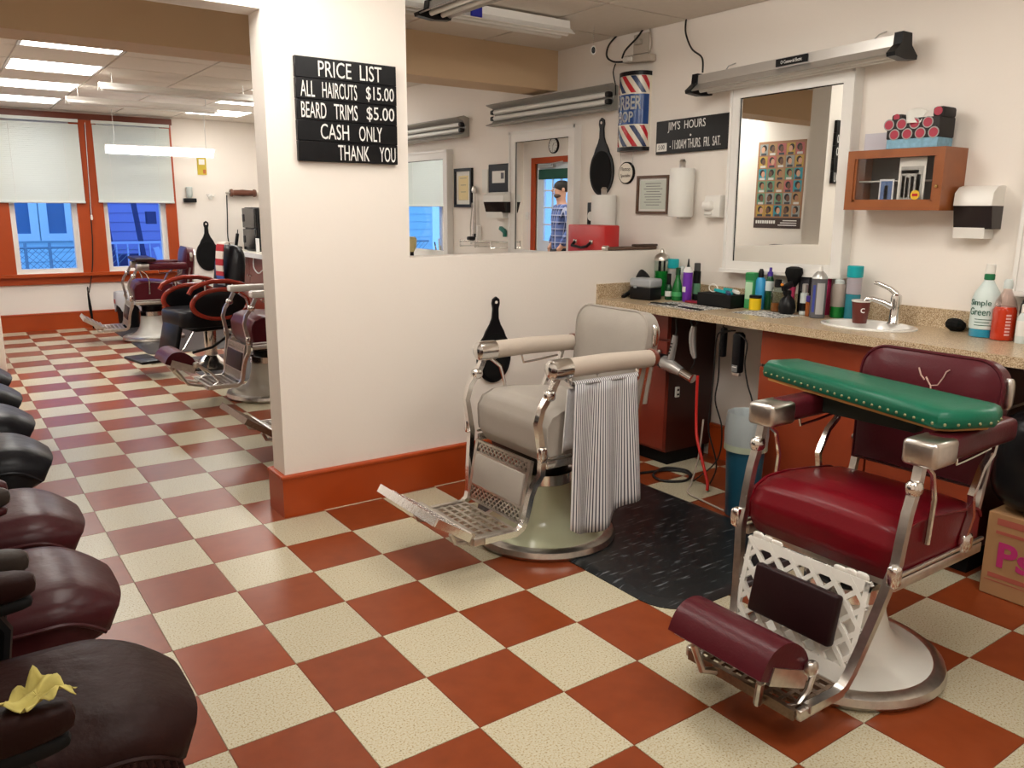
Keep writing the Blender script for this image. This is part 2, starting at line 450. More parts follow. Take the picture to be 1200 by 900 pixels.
f = MB().box(-.03, .03, 8.05, 8.42, 2.06, 2.11).tube([(.02, 8.1, 2.1), (.12, 7.95, 2.11), (.03, 7.8, 2.14)], .012, 6)
f.build('door_closer', steel_m, d)

# ---- outside: street at dusk
gm = mat('asphalt', (.20, .22, .26), .9, var=.2)
gr = bx('ground', gm, (-14, 14, YF + .6, 30, -.75, -.60)); struct(gr, 'dusky street outside the windows', 'ground')
def house(name, label, x0, x1, y, h, sid, trimm, wins, z0=-.6):
    t = thing(name, label, 'house', (0, y, z0))
    b = MB().box(x0, x1, .02, 4, 0, h); b.build('house_wall', sid, t, smooth=0)
    n = int((h) / .16)
    sm = MB().prism([(0, 0), (.02, .0), (.006, .155), (0, .155)], x1 - x0, face_mtx((0, 0, 0), (Vector((0, -1, 0)), Vector((0, 0, 1))))).mesh('siding_board', sid, 0)
    for k in range(n):
        o = bpy.data.objects.new('siding_board', sm); C.objects.link(o); o.parent = t
        o.location = (x1, .02, k * .16)
    for a, c, e, g in wins:
        f = MB().box(a - .12, c + .12, -.06, .02, e - .12, e).box(a - .12, c + .12, -.06, .02, g, g + .12).box(a - .12, a, -.06, .02, e, g).box(c, c + .12, -.06, .02, e, g)
        o = f.build('house_window', trimm, t, smooth=0)
        bx('pane', mat('dusk_window_glass', (.12, .22, .40), .15), (a, c, -.03, 0, e, g), o)
    return t
sidm = mat('pale_blue_siding', (.66, .88, .96), .7)
ttm = mat('white_house_trim', (.82, .88, .95), .6)
house('house', 'pale blue clapboard house seen through the left street window', -2.2, 1.82, 13.6, 5.0, sidm, ttm, [(.64, .90, 1.58, 2.5), (1.16, 1.42, 1.58, 2.5), (-1.2, -.6, 1.58, 2.5)])
house('house', 'lavender clapboard house behind the porch in the right street window', 1.90, 7.0, 13.9, 5.0, mat('lavender_siding', (.33, .28, .62), .7), mat('lavender_trim', (.45, .42, .75), .6), [(3.2, 3.6, 1.75, 2.3)])
dk_ = thing('planter', 'dark blue planter boxes at the foot of the pale blue house', 'planter', (.2, 13.35, -.6)); MB().rbox((0.3, 0, .82), (2.6, .22, .24), .01, 1).build('planter_box', mat('dark_blue_planter', (.02, .05, .16), .8), dk_); MB().rbox((0.3, 0, .35), (2.6, .2, .70), .01, 1).build('planter_stand', ttm, dk_)  # dark box stands in for a band of shade; white board below it
# chain-link fence
cf = thing('chain_link_fence', 'chain-link fence in front of the pale blue house', 'fence', (0, 12.2, -.6))
wm = mat('fence_wire', (.28, .36, .45), .5, .4)
b = MB()
for k in range(26):
    x0 = -1.3 + k * .09
    b.cyl((x0, 0, .15), (x0 + 1.25, 0, 1.40), .0045, n=4); b.cyl((x0 + 1.25, 0.006, .15), (x0, 0.006, 1.40), .0045, n=4)
b.build('wire_mesh', wm, cf)
for x in (-.9, .68, 1.0): MB().cyl((x, 0, 0), (x, 0, 1.48), .022, n=10).build('fence_post', wm, cf)
MB().cyl((-1.3, 0, 1.41), (1.75, 0, 1.41), .018, n=8).build('top_rail', wm, cf)
MB().box(-1.3, 1.75, -.03, .03, 0, .12).build('bottom_board', ttm, cf, smooth=0)
# porch with posts, rail and pickets
pc = thing('porch', 'purple-lit porch with slanted posts and white rails outside the right window', 'porch', (0, 12.6, -.6))
pm = mat('porch_purple_dark', (.06, .05, .16), .7); pl = mat('porch_white', (.55, .55, .85), .6)
bx('porch_floor', pm, (1.88, 3.9, 0, 1.2, 0, .55), pc)
for x in (1.94, 2.40): MB().obox((x, 0, 1.2), (.07, .07, 2.2), Matrix.Rotation(R(-6), 3, 'Y')).build('porch_post', pm, pc, smooth=0)
bx('hand_rail', pl, (1.85, 2.95, -.04, .02, 1.43, 1.47), pc)
for k in range(5): bx('baluster', pl, (1.98 + k * .17, 2.0 + k * .17, -.03, .0, .5, 1.43), pc)
MB().obox((2.75, -.2, .6), (.09, .05, 1.6), Matrix.Rotation(R(-14), 3, 'Y')).build('stair_stringer', pl, pc, smooth=0)
bx('letter_box', pm, (2.48, 2.62, -.1, .05, 1.75, 1.95), pc)
bx('stair_block', pm, (2.05, 2.42, .1, .5, .3, 1.25), pc)

# ================================================================ BARBER CHAIRS
def leather(name, col, rough=.38, var=.18, spec=.24, bump=.06, bscale=120): return mat(name, col, rough, var=var, vscale=9, bump=bump, bscale=bscale, spec=spec)
grey_l = leather('grey_vinyl', (.36, .325, .285), .42, .08)
greyarm_l = leather('beige_arm_vinyl', (.50, .43, .36), .40, .06)
red_l = leather('cherry_red_vinyl', (.135, .003, .008), .30, .10)
burg_l = leather('burgundy_vinyl', (.075, .009, .014), .30, .15)
dkburg_l = leather('dark_burgundy_vinyl', (.016, .004, .005), .40, .15)
black_l = leather('black_vinyl', (.008, .008, .010), .30, .15)
green_l = leather('green_vinyl', (.008, .115, .065), .32, .12)
cream_enamel = mat('cream_green_enamel', (.56, .58, .40), .22, var=.05, coat=.4)
white_enamel = mat('white_enamel', (.74, .73, .68), .22, var=.05, coat=.4)
grey_enamel = mat('aged_grey_enamel', (.50, .46, .38), .3, var=.12)

def lattice(b, y0, y1, pts, n, w, t):
    """diagonal bars in the slanted rectangle between pts[0] (top) and pts[1] (bottom)"""
    P0 = Vector((pts[0][0], 0, pts[0][1])); P1 = Vector((pts[1][0], 0, pts[1][1]))
    d = (P1 - P0); H = d.length; d.normalize(); yv = Vector((0, 1, 0)); nv = d.cross(yv)
    Wd = y1 - y0; st = Wd / n
    at = lambda u, v: P0 + yv * (y0 + u) + d * v
    for sgn in (1, -1):
        k = -int(H / st) - 1
        while k * st < Wd + H:
            a0 = k * st                               # line u = a0 + sgn*v (sgn=1)  or u = a0 - v + ...
            v0, v1 = 0.0, H
            if sgn > 0: v0, v1 = max(v0, -a0), min(v1, Wd - a0); f = lambda v: a0 + v
            else: v0, v1 = max(v0, a0 - Wd), min(v1, a0); f = lambda v: a0 - v
            if v1 - v0 > .012:
                A, B = at(f(v0), v0), at(f(v1), v1)
                e = (B - A); L = e.length; e.normalize()
                rot = Matrix((e, nv.cross(e), nv)).transposed()
                b.obox((A + B) / 2 + nv * (.001 * sgn), (L, w, t), rot)
            k += 1
    return b

def barber_chair(label, loc, rotz=0, seat_m=grey_l, arm_m=None, back_m=None, foot_pad_m=None, base_m=cream_enamel, metal=chrome_m, frame_m=None,
                 style='panel', group=None, seat_top=.645, dz=0.0, arm='round', apron_pad=None, seat_depth=.26, fs=(0, 0)):
    t = thing('barber_chair', label, 'barber chair', loc, rotz, group)
    arm_m = arm_m or seat_m; back_m = back_m or seat_m; frame_m = frame_m or metal
    # --- base: chrome rim, enamel bell, chrome collar, piston
    MB().lathe([(.27, 0), (.305, .002), (.318, .02), (.312, .042), (.29, .052), (.27, .05)], n=48).build('base_rim', oldchrome_m, t)
    MB().lathe([(.29, .046), (.25, .058), (.20, .075), (.165, .10), (.142, .14), (.128, .19), (.122, .25), (.118, .27 + dz)], n=48).build('base', base_m, t)
    MB().lathe([(.121, .265 + dz), (.127, .27 + dz), (.127, .315 + dz), (.118, .32 + dz)], n=32).build('collar', chrome_m, t)
    MB().lathe([(.105, .31 + dz), (.105, .40 + dz)], n=24).build('piston', black_m, t)
    # --- seat frame
    f = MB().rbox((.07, 0, .412 + dz), (.42, .44, .05), .012).box(-.05, .15, -.12, .12, .37 + dz, .40 + dz)
    f.build('seat_frame', black_m if style == 'panel' else frame_m, t)
    for s in (-1, 1):
        MB().rbox((.06, s * .252, .425 + dz), (.50, .016, .035), .006).rbox((.06, s * .258, .455 + dz), (.50, .012, .012), .004).build('side_rail', metal, t)
    # --- seat cushion with rolled front
    zt = seat_top + dz; zb = .432 + dz
    def seatf(u, v):
        # u around the cushion front->back profile, v across
        prof = [(-.165, zb - .01), (-.195, zb + .04), (-.20, zt - .07), (-.175, zt - .02), (-.12, zt + .004), (-.02, zt + .006), (.12, zt - .008), (seat_depth, zt - .03), (seat_depth + .03, zt - .06), (seat_depth + .03, zb)]
        k = u * (len(prof) - 1); i = min(int(k), len(prof) - 2); fr = k - i
        x = prof[i][0] * (1 - fr) + prof[i + 1][0] * fr; z = prof[i][1] * (1 - fr) + prof[i + 1][1] * fr
        e = abs(2 * v - 1)
        crown = (1 - e ** 6)
        y = (v - .5) * .50
        if x < 0: x += .014 * e ** 10
        up_ = max(0, min(1, (z - zt + .08) / .07))
        z = z - .014 * e ** 12 * up_ + .010 * (1 - e ** 2) * up_
        return Vector((x, y, z))
    b = MB().grid(seatf, 36, 20, uv=False)
    for s in (0, 1):                                        # side walls
        ring = [b.bm.verts.new(seatf(i / 36, s)) for i in range(37)]
        b.bm.faces.new(ring if s else ring[::-1])
    bmesh.ops.remove_doubles(b.bm, verts=b.bm.verts[:], dist=1e-5)
    cu = b.build('seat_cushion', seat_m, t, smooth=50)
    for s in (-1, 1):
        MB().tube([seatf(i / 30, .5 + s * .497) + Vector((0, s * .003, .002)) for i in range(3, 28)], .005, 6).build('piping', seat_m, cu)
    # --- backrest
    def backpoly(w, h, r, n=7):
        p = []
        for cx, cy, a0 in ((w - r, h - r, 0), (-w + r, h - r, 90)):
            for k in range(n + 1): p.append((cx + r * math.cos(R(a0 + 90 * k / n)), cy + r * math.sin(R(a0 + 90 * k / n))))
        return p + [(-w + .02, 0), (w - .02, 0)]
    tl = R(7)
    bz = .60 + dz
    M = Matrix.Translation((.345, 0, bz)) @ Matrix.Rotation(tl, 4, 'Y') @ face_mtx((0, 0, 0), (Vector((0, -1, 0)), Vector((0, 0, 1))))
    b = MB()
    hh = .40
    outl = backpoly(.235, hh, .085); inn = backpoly(.212, hh - .03, .075)
    layers = [(outl, 0.055), (outl, 0.0), (outl, -.015)]
    A = [[b.bm.verts.new(M @ Vector((x, y, z))) for x, y in p] for p, z in ((outl, -.05), (outl, .0), (outl, .018))]
    I1 = [b.bm.verts.new(M @ Vector((x, y + .008, .036))) for x, y in inn]
    cxm = [(x * .6, (y - .2) * .6 + .2) for x, y in inn]
    I2 = [b.bm.verts.new(M @ Vector((x, y + .006, .046))) for x, y in cxm]
    b.skinr(A + [I1, I2])
    bk = b.build('backrest', back_m, t, smooth=50)
    MB().tube([M @ Vector((x, y, .019)) for x, y in outl], .006, 6, closed=True).build('piping', back_m, bk)
    MB().prism([(x * .96, y * .97) for x, y in outl], .014, M @ Matrix.Translation((0, 0, -.066))).build('back_plate', metal if style != 'panel' else oldchrome_m, bk)
    for s in (-1, 1):
        b = MB()
        b.ribbon([(.40, .84 + dz), (.37, .70 + dz), (.34, .55 + dz), (.30, .44 + dz)], (s * .215 - .012, s * .215 + .012), .018)
        b.build('back_bracket', metal, t)
        MB().super((.405, s * .235, .90 + dz), (.016, .016, .05), .6, .6, 12, 8).build('back_knob', metal, t)
    # --- arms
    az = .815 + dz
    for s in (-1, 1):
        y = s * .262
        a = thing_part = None
        if arm == 'round':
            a = MB().tube([(-.10, y, az), (.1, y, az + .002), (.36, y, az - .005)], [.040, .040, .038], 16)
            a = a.build('arm_pad', arm_m, t)
            MB().lathe([(.043, 0), (.044, .06), (.040, .085), (.026, .096), (.0, .098)][:4], n=20).build('arm_cap', chrome_m, a, loc=(-.095, y, az), rot=(0, -PI / 2, 0))
            MB().lathe([(.040, 0), (.041, .012), (.034, .03), (.02, .036)], n=16).build('arm_end', darktrim_m, a, loc=(.355, y, az - .004), rot=(0, PI / 2, 0))
        elif arm == 'block':
            a = MB().rbox((.14, y, az - .005), (.42, .085, .075), .022, 3).build('arm_pad', arm_m, t)
            MB().rbox((-.09, y, az - .008), (.125, .10, .075), .014, 3).build('arm_cap', oldchrome_m, a)
        else:
            a = MB().rbox((.08, y, az), (.54, .08, .05), .014, 3).build('arm_pad', arm_m, t)
        # front post, sweeping down to the foot plate
        post = [(-.150, .785, 0), (-.175, .735, 0), (-.225, .665, 0), (-.243, .605, 0), (-.232, .54, 0), (-.218, .46, 0), (-.222, .395, 0), (-.240, .345, .022), (-.250, .30, .034), (-.262, .20, .050), (-.275, .165, .054), (-.305, .148, .056), (-.46, .152, .056)]
        if style == 'lattice': post = [(-.130, .785, 0), (-.140, .73, 0), (-.172, .64, 0), (-.190, .55, 0), (-.197, .50, 0), (-.215, .45, .005), (-.232, .36, .020), (-.256, .25, .040), (-.278, .17, .054), (-.305, .132, .058), (-.34, .118, .06), (-.47, .122, .06)]
        post = [(x, z + dz, k) for x, z, k in post]
        p = MB().ribbon(post, (-.013, .013), .024, [y - s * k for x, z, k in post])
        pt = p.build('front_post', metal, t, smooth=60)
        MB().super((post[1][0] - .012, y, post[1][1] - .02), (.026, .02, .024), .7, .7, 14, 8).build('post_boss', chrome_m, pt)
        MB().super((post[5][0] - .006, y + s * .008, post[5][1] + .02), (.018, .016, .032), .4, .4, 14, 8).build('post_boss', chrome_m, pt)
        # thin strap and rear support
        b = MB().tube([(-.11, y, az - .04), (-.06, y, az - .08), (-.035, y, az - .16), (-.045, y, .52 + dz)], .008, 6)
        b.ribbon([(.30, az - .03), (.285, az - .08), (.235, .70 + dz), (.19, .62 + dz), (.205, .55 + dz), (.175, .49 + dz), (.19, .44 + dz)], (y - .009, y + .009), .016)
        b.tube([(.06, y, az - .04), (.07, y, az - .075), (.16, y, az - .07), (.27, y, az - .06)], .005, 6)
        b.super((.19, y, .47 + dz), (.03, .014, .03), .6, .6, 12, 8)
        b.build('arm_bracket', chrome_m, t)
    # --- apron
    top, bot = ((-.222, .435 + dz), (-.272, .165 + dz)) if style == 'panel' else ((-.222, .425 + dz), (-.285, .135 + dz))
    dv = Vector((bot[0] - top[0], 0, bot[1] - top[1])); H = dv.length; dv.normalize(); nv = dv.cross(Vector((0, 1, 0)))
    if nv.x > 0: nv = -nv
    at = lambda v: Vector((top[0], 0, top[1])) + dv * v
    rot = Matrix((Vector((0, 1, 0)), dv, Vector((0, 1, 0)).cross(dv))).transposed()
    yw = .205 if style == 'panel' else .21
    if style == 'panel':
        b = MB()
        for v in (.006, .055, H - .075, H - .01): b.obox(at(v), (2 * yw, .010, .014), rot)
        for s in (-1, 1): b.obox(at(H / 2) + Vector((0, s * (yw - .01), 0)), (.020, H, .016), rot)
        b.build('apron_frame', oldchrome_m, t)
        q = MB(); lattice(q, -yw + .02, yw - .02, ((at(.010).x, at(.010).z), (at(.050).x, at(.050).z)), 13, .006, .008)
        q.build('apron_fretwork', oldchrome_m, t)
        q = MB(); lattice(q, -yw + .02, yw - .02, ((at(H - .068).x, at(H - .068).z), (at(H - .016).x, at(H - .016).z)), 13, .006, .008)
        q.build('apron_fretwork', oldchrome_m, t)
        MB().rbox(at(H / 2 - .01) + nv * .004, (2 * yw - .05, H - .14, .02), .005, 2, rot).build('apron_pad', apron_pad or seat_m, t)
    else:
        b = MB(); lattice(b, -yw, yw, (top, bot), 6, .014, .012)
        for v, w in ((.012, .03), (H - .012, .05)): b.obox(at(v), (2 * yw, w, .013), rot)
        for s in (-1, 1): b.obox(at(H / 2) + Vector((0, s * (yw - .008), 0)), (.016, H, .013), rot)
        for k in (-1, 1):                                      # raised crest at both ends
            for q_ in range(3): b.super(at(-.008) + Vector((0, k * (yw - .03 - q_ * .035), 0)), (.006, .022, .016 - .003 * q_), .8, .8, 12, 8)
        b.build('apron_lattice', white_enamel, t)
        MB().rbox(at(H * .47) + nv * .022, (.29, .155, .034), .010, 3, rot).build('apron_pad', apron_pad or dkburg_l, t)
    # --- foot plate (grate) and what is hinged to it
    fz = (.155 if style == 'panel' else .115) + dz
    b = MB()
    x0, x1 = (-.50, -.305)
    nb = 9
    for k in range(nb): b.box(x0, x1, -.172 + k * .043 - .006, -.172 + k * .043 + .006, fz - .006, fz + .006)
    for k in range(6):
        x = x0 + (x1 - x0) * k / 5; b.box(x - .007, x + .007, -.185, .185, fz - .005, fz + .007)
    b.box(x0 - .012, x0 + .004, -.19, .19, fz - .022, fz + .008)
    fg = b.build('foot_grate', oldchrome_m if style == 'panel' else brownmetal_m, t, smooth=0)
    for s in (-1, 1): MB().rbox((-.40, s * .198, fz - .004), (.21, .022, .034), .006).build('grate_rail', oldchrome_m, fg)
    if foot_pad_m:                                            # upholstered roll
        prof = [(-.115, -.035), (-.11, .015), (-.085, .055), (-.03, .078), (.04, .066), (.085, .03), (.10, -.01), (.095, -.04)]
        fx_, fz_ = fz * 0 + fs[0], fs[1]
        prof = [tuple(.5 * ((2 * Vector(p1)) + (Vector(p2) - Vector(p0)) * t_ + (2 * Vector(p0) - 5 * Vector(p1) + 4 * Vector(p2) - Vector(p3)) * t_ ** 2 + (3 * Vector(p1) - Vector(p0) - 3 * Vector(p2) + Vector(p3)) * t_ ** 3))
                for p0, p1, p2, p3 in zip(prof[:1] + prof, prof, prof[1:], prof[2:] + prof[-1:]) for t_ in (0, .25, .5, .75)] + [prof[-1]]
        Mx = Matrix.Translation((-.525 + fx_, -.008, fz + .125 + fz_)) @ Matrix.Rotation(R(22), 4, 'Y') @ face_mtx((0, .165, 0), (Vector((1, 0, 0)), Vector((0, 0, 1))))
        MB().prism(prof, .33, Mx @ Matrix.Translation((0, 0, 0))).build('foot_pad', foot_pad_m, t, smooth=65)
        b = MB()
        for s in (-1, 1): b.obox((-.525 + fx_, s * .172, fz + .105 + fz_), (.17, .012, .05), Matrix.Rotation(R(22), 3, 'Y'))
        for s in (-1, 1): b.tube([(-.43 + fx_, s * .17, fz + .11 + fz_), (-.405 + fx_ / 2, s * .17, fz + .07 + fz_ / 2), (-.42, s * .17, fz + .03), (-.47, s * .17, fz - .002), (-.50, s * .16, fz)], .009, 8)
        b.obox((-.525 + fx_, 0, fz + .085 + fz_), (.18, .32, .02), Matrix.Rotation(R(22), 3, 'Y'))
        b.tube([(-.57 + fx_, -.12, fz + .08 + fz_), (-.55 + fx_ / 2, -.1, fz + .0 + fz_ / 3), (-.50, -.08, fz - .012)], .012, 8).tube([(-.57 + fx_, .12, fz + .08 + fz_), (-.55 + fx_ / 2, .1, fz + .0 + fz_ / 3), (-.50, .08, fz - .012)], .012, 8)
        b.super((-.44 + fx_, -.185, fz + .11 + fz_), (.022, .016, .022), .7, .7, 12, 8).super((-.44 + fx_, .185, fz + .11 + fz_), (.022, .016, .022), .7, .7, 12, 8)
        b.build('foot_pad_bracket', oldchrome_m, t)
    else:                                                     # flip-up plate
        rr = Matrix.Rotation(R(33), 3, 'Y')
        c = Vector((-.60, .02, fz + .080))
        b = MB()
        for k in range(10): b.obox(c + rr @ Vector((0, -.21 + k * .0467, 0)), (.17, .014, .014), rr)
        for k in (-1, -.33, .33, 1): b.obox(c + rr @ Vector((k * .08, 0, .001)), (.014, .46, .016), rr)
        b.obox(c + rr @ Vector((-.09, 0, -.006)), (.012, .47, .035), rr)
        b.obox(c + rr @ Vector((0, -.235, -.006)), (.18, .012, .032), rr)
        fp = b.build('flip_foot_plate', metal if style == 'panel' else brownmetal_m, t, smooth=0)
        b = MB()
        for s in (-1, 1): b.tube([(-.50, s * .15, fz), (-.515, s * .15, fz - .02), (-.555, s * .15, fz - .01), (-.575, s * .15, fz + .03), (-.555, s * .15, fz + .055)], .011, 8)
        b.tube([(-.508, -.20, fz + .025), (-.508, .22, fz + .025)], .014, 10)
        b.build('hinge_bracket', oldchrome_m, t)
    return t

GC = (1.61, .70, 0); RC = (1.78, -.665, 0)
gc = barber_chair('grey vinyl barber chair on a cream enamel pedestal, beside the half wall', GC, seat_m=grey_l, arm_m=greyarm_l, dz=0.0)
rc = barber_chair('cherry red barber chair with cracked backrest and white lattice apron in the foreground', RC, seat_m=red_l, arm_m=burg_l, back_m=burg_l, foot_pad_m=burg_l,
                  base_m=white_enamel, style='lattice', arm='block', dz=-.02, seat_top=.60, metal=oldchrome_m)
# cracks in the red chair's backrest
bk = [c for c in rc.children if c.name.startswith('backrest')][0]
M = Matrix.Translation((.345, 0, .58)) @ Matrix.Rotation(R(7), 4, 'Y') @ face_mtx((0, 0, 0), (Vector((0, -1, 0)), Vector((0, 0, 1))))
crm = mat('exposed_pale_lining', (.55, .36, .30), .9)
for pts, w in (([(-.005, .25), (.012, .28), (.008, .30), (-.012, .325)], .003), ([(.008, .30), (.03, .305), (.045, .335), (.05, .352), (.06, .36)], .002), ([(-.04, .352), (-.03, .33), (-.015, .315)], .0025), ([(.012, .28), (.02, .255), (.03, .24), (.035, .22)], .003)):
    MB().tube([M @ Vector((x + .02, y - .005, .0455)) for x, y in pts], w, 6).build('leather_crack', crm, bk)
barber_chair('brown barber chair hidden behind the pillar, showing only its flip-up footrest', (1.49, 2.55, 0), seat_m=burg_l, base_m=white_enamel, style='panel', metal=brownmetal_m)
barber_chair('burgundy barber chair with white enamel arms and a tall pedestal just beyond the pillar', (1.54, 4.12, 0), fs=(-.14, .06), seat_m=burg_l, arm_m=white_enamel, foot_pad_m=burg_l, base_m=grey_enamel,
             style='panel', arm='flat', frame_m=white_enamel, metal=oldchrome_m, apron_pad=dkburg_l)
barber_chair('burgundy barber chair in front of the right street window', (1.42, 7.50, 0), rotz=R(-4), seat_m=burg_l, base_m=white_enamel, style='panel', arm='block', metal=oldchrome_m, apron_pad=dkburg_l)

# ---- striped barber cloth hung from the grey chair's near arm
strp = stripe_mat('white_pinstripe_cloth', ((.70, .69, .70), (.035, .035, .06)), 'U', 34, .85, .62)
def cape(u, v):
    z = .755 - v * (.585 + .05 * math.sin(u * 5)) 
    x = 1.515 + u * .335 + (u - .7) * v * .06
    y = .395 - .018 * math.sin(u * 15 + .6) * (.25 + v) - .03 * v
    return Vector((x - GC[0], y - GC[1], z))
cp = thing('barber_cloth', 'white pinstriped barber cloth hanging over the arm of the grey chair', 'cloth', GC)
o = MB().grid(cape, 60, 14).build('front_fold', strp, cp, smooth=80); solid(o, .004)
def cape2(u, v):
    return Vector((1.495 + u * .10 - GC[0] - .02 * v, .418 + .006 * math.sin(u * 9) - GC[1], .735 - v * (.26 - .03 * u)))
o = MB().grid(cape2, 14, 8).build('back_fold', strp, cp, smooth=80); solid(o, .004)
def cape3(u, v):
    a = PI * u
    return Vector((1.515 + v * .345 - GC[0], .405 - .012 * math.cos(a) - GC[1], .752 + .012 * math.sin(a)))
o = MB().grid(lambda u, v: cape3(v, u), 40, 8).build('top_fold', strp, cp, smooth=80); solid(o, .004)
MB().tube([(1.50 - GC[0], .42 - GC[1], .775), (1.50 - GC[0], .405 - GC[1], .75), (1.87 - GC[0], .405 - GC[1], .75), (1.87 - GC[0], .42 - GC[1], .78)], .004, 6).build('towel_bar', chrome_m, [g for g in (gc,)][0])

# ---- green booster board across the red chair's arms
bd = thing('booster_board', 'green padded booster board laid across the arms of the red chair', 'booster board', (1.93, -.58, .832))
poly = [(.185, .395), (.06, .435), (-.005, .40), (-.215, -.345), (-.19, -.375), (-.06, -.43), (.02, -.41)]
sc = lambda k: [(x * k, y * (1 - (1 - k) * .4)) for x, y in poly]
b = MB(); rings = []
for z, k in ((.012, .97), (.02, 1.0), (.045, 1.0), (.058, .955), (.064, .86), (.066, .5)):
    rings.append([b.bm.verts.new((x, y, z)) for x, y in sc(k)])
b.skinr(rings); b.build('pad', green_l, bd, smooth=50)
MB().prism(sc(.86), .013, Matrix.Identity(4)).build('wood_base', mat('raw_plywood', (.45, .22, .06), .7, var=.3), bd, smooth=0)
b = MB()
pl_ = poly + [poly[0]]
for (xa, ya), (xb, yb) in zip(pl_, pl_[1:]):
    L = math.hypot(xb - xa, yb - ya); n = max(1, int(L / .032))
    for k in range(n):
        f = (k + .5) / n; b.super((xa + (xb - xa) * f, ya + (yb - ya) * f, .026), (.005, .005, .005), 1, 1, 8, 5)
b.build('brass_tack', mat('dull_brass', (.30, .30, .16), .4, .8), bd)['kind'] = 'stuff'
MB().rbox((.0, -.02, -.035), (.05, .34, .065), .008).build('locating_cleat', mat('dark_board_underside', (.012, .02, .015), .8), bd)

# ---- modern black salon chair in the far row
def salon_chair():
    t = thing('salon_chair', 'black salon chair with oval red-wood arms and a chrome pump base', 'salon chair', (1.50, 5.55, 0), R(10))
    rw = mat('red_varnished_wood', (.26, .028, .015), .25, var=.2, vscale=12)
    MB().lathe([(.30, 0), (.30, .012), (.27, .03), (.12, .055), (.075, .10), (.06, .11)], n=40).build('base', chrome_m, t)
    MB().lathe([(.055, .10), (.055, .33), (.07, .335), (.07, .36)], n=20).build('column', chrome_m, t)
    MB().tube([(.12, -.15, .30), (-.1, -.25, .22), (-.30, -.30, .20)], .012, 8).build('pump_lever', black_m, t)
    MB().rbox((-.02, 0, .375), (.40, .40, .035), .01).build('seat_frame', black_m, t)
    MB().super((-.05, 0, .47), (.30, .255, .085), .3, .3).build('seat_cushion', black_l, t)
    MB().super((.22, 0, .80), (.075, .235, .30), .6, .75, rot=Matrix.Rotation(R(8), 3, 'Y')).build('backrest', black_l, t)
    for s in (-1, 1):
        y = s * .295
        o = MB().super((-.02, y, .60), (.245, .022, .115), .5, 1).lathe([(0.001, 0), (.001, .001)], (0, y, .6), 8).build('arm_panel', black_m, t)
        # oval wooden hoop + upper arm rail
        MB().tube([(-.02 + .255 * math.cos(2 * PI * k / 32), y, .60 + .125 * math.sin(2 * PI * k / 32)) for k in range(32)], .022, 8, closed=True).build('arm_hoop', rw, t)
        MB().tube([(-.30, y, .70), (-.27, y, .745), (-.20, y, .775), (-.08, y, .80), (.06, y, .795), (.18, y, .765), (.26, y, .72)], .021, 8).build('arm_rail', rw, t)
        for xs_ in (-.15, .10): MB().cyl((xs_, y, .71), (xs_ + .005, y, .78), .01).build('arm_spindle', chrome_m, t)
    MB().rbox((-.36, 0, .30), (.045, .34, .26), .015, 2, Matrix.Rotation(R(14), 3, 'Y')).build('leg_pad', black_l, t)
    for s in (-1, 1): MB().tube([(-.20, s * .13, .37), (-.30, s * .13, .22), (-.42, s * .13, .12), (-.60, s * .15, .12)], .012, 8).build('foot_arm', chrome_m, t)
    MB().rbox((-.60, 0, .14), (.20, .40, .025), .01).build('foot_rest', black_m, t)
    return t
salon_chair()
# stripy towel over its back
flag = bpy.data.materials.new('red_white_blue_towel'); flag.use_nodes = True
nt = flag.node_tree; B_ = nt.nodes['Principled BSDF']; B_.inputs['Roughness'].default_value = .9
tc = nt.nodes.new('ShaderNodeTexCoord'); sp = nt.nodes.new('ShaderNodeSeparateXYZ'); nt.links.new(tc.outputs['UV'], sp.inputs[0])
cr = nt.nodes.new('ShaderNodeValToRGB'); cr.color_ramp.interpolation = 'CONSTANT'
e = cr.color_ramp.elements; e[0].position = 0; e[0].color = (.7, .62, .55, 1); e[1].position = .14; e[1].color = (.42, .02, .03, 1)
for p_, c_ in ((.28, (.7, .62, .55, 1)), (.44, (.42, .02, .03, 1)), (.58, (.7, .62, .55, 1)), (.70, (.42, .02, .03, 1)), (.80, (.05, .10, .35, 1)), (.93, (.6, .6, .65, 1))):
    k_ = e.new(p_); k_.color = c_
nt.links.new(sp.outputs[1], cr.inputs[0]); nt.links.new(cr.outputs[0], B_.inputs['Base Color'])
def tw(u, v):
    a = v * 1.0
    if a < .12: x, z = .24 - .09 * (a / .12), 1.115 + .0 * a
    else: x, z = .15 - .02 * math.sin((a - .12) * 3), 1.11 - (a - .12) * .42
    return Vector((x - .012, -.12 + u * .14 + .01 * v, z))
o = MB().grid(tw, 8, 20).build('towel', flag, None, loc=(1.50, 5.55, 0), smooth=80, rot=(0, 0, R(10))); solid(o, .008)
tag(o, 'red, white and blue striped towel draped over the black salon chair', 'towel')

# ---- floor mats
def mat_obj(x0, x1, y0, y1, r, label, m):
    p = []
    for cx, cy, a0 in ((x1 - r, y1 - r, 0), (x0 + r, y1 - r, 90), (x0 + r, y0 + r, 180), (x1 - r, y0 + r, 270)):
        for k in range(7): p.append((cx + r * math.cos(R(a0 + 15 * k)), cy + r * math.sin(R(a0 + 15 * k))))
    b = MB(); cx, cy = (x0 + x1) / 2, (y0 + y1) / 2
    rr = []
    for z, d in ((0.0, 0), (.004, 0), (.013, .025), (.014, .05)):
        rr.append([b.bm.verts.new((x - cx - math.copysign(min(d, abs(x - cx)), x - cx), y - cy - math.copysign(min(d, abs(y - cy)), y - cy), z)) for x, y in p])
    b.skinr(rr)
    o = b.build('floor_mat', m, None, loc=(cx, cy, .0), smooth=30)
    return tag(o, label, 'floor mat', 'anti-fatigue mats beside the barber chairs')
marble = bpy.data.materials.new('black_marbled_mat'); marble.use_nodes = True
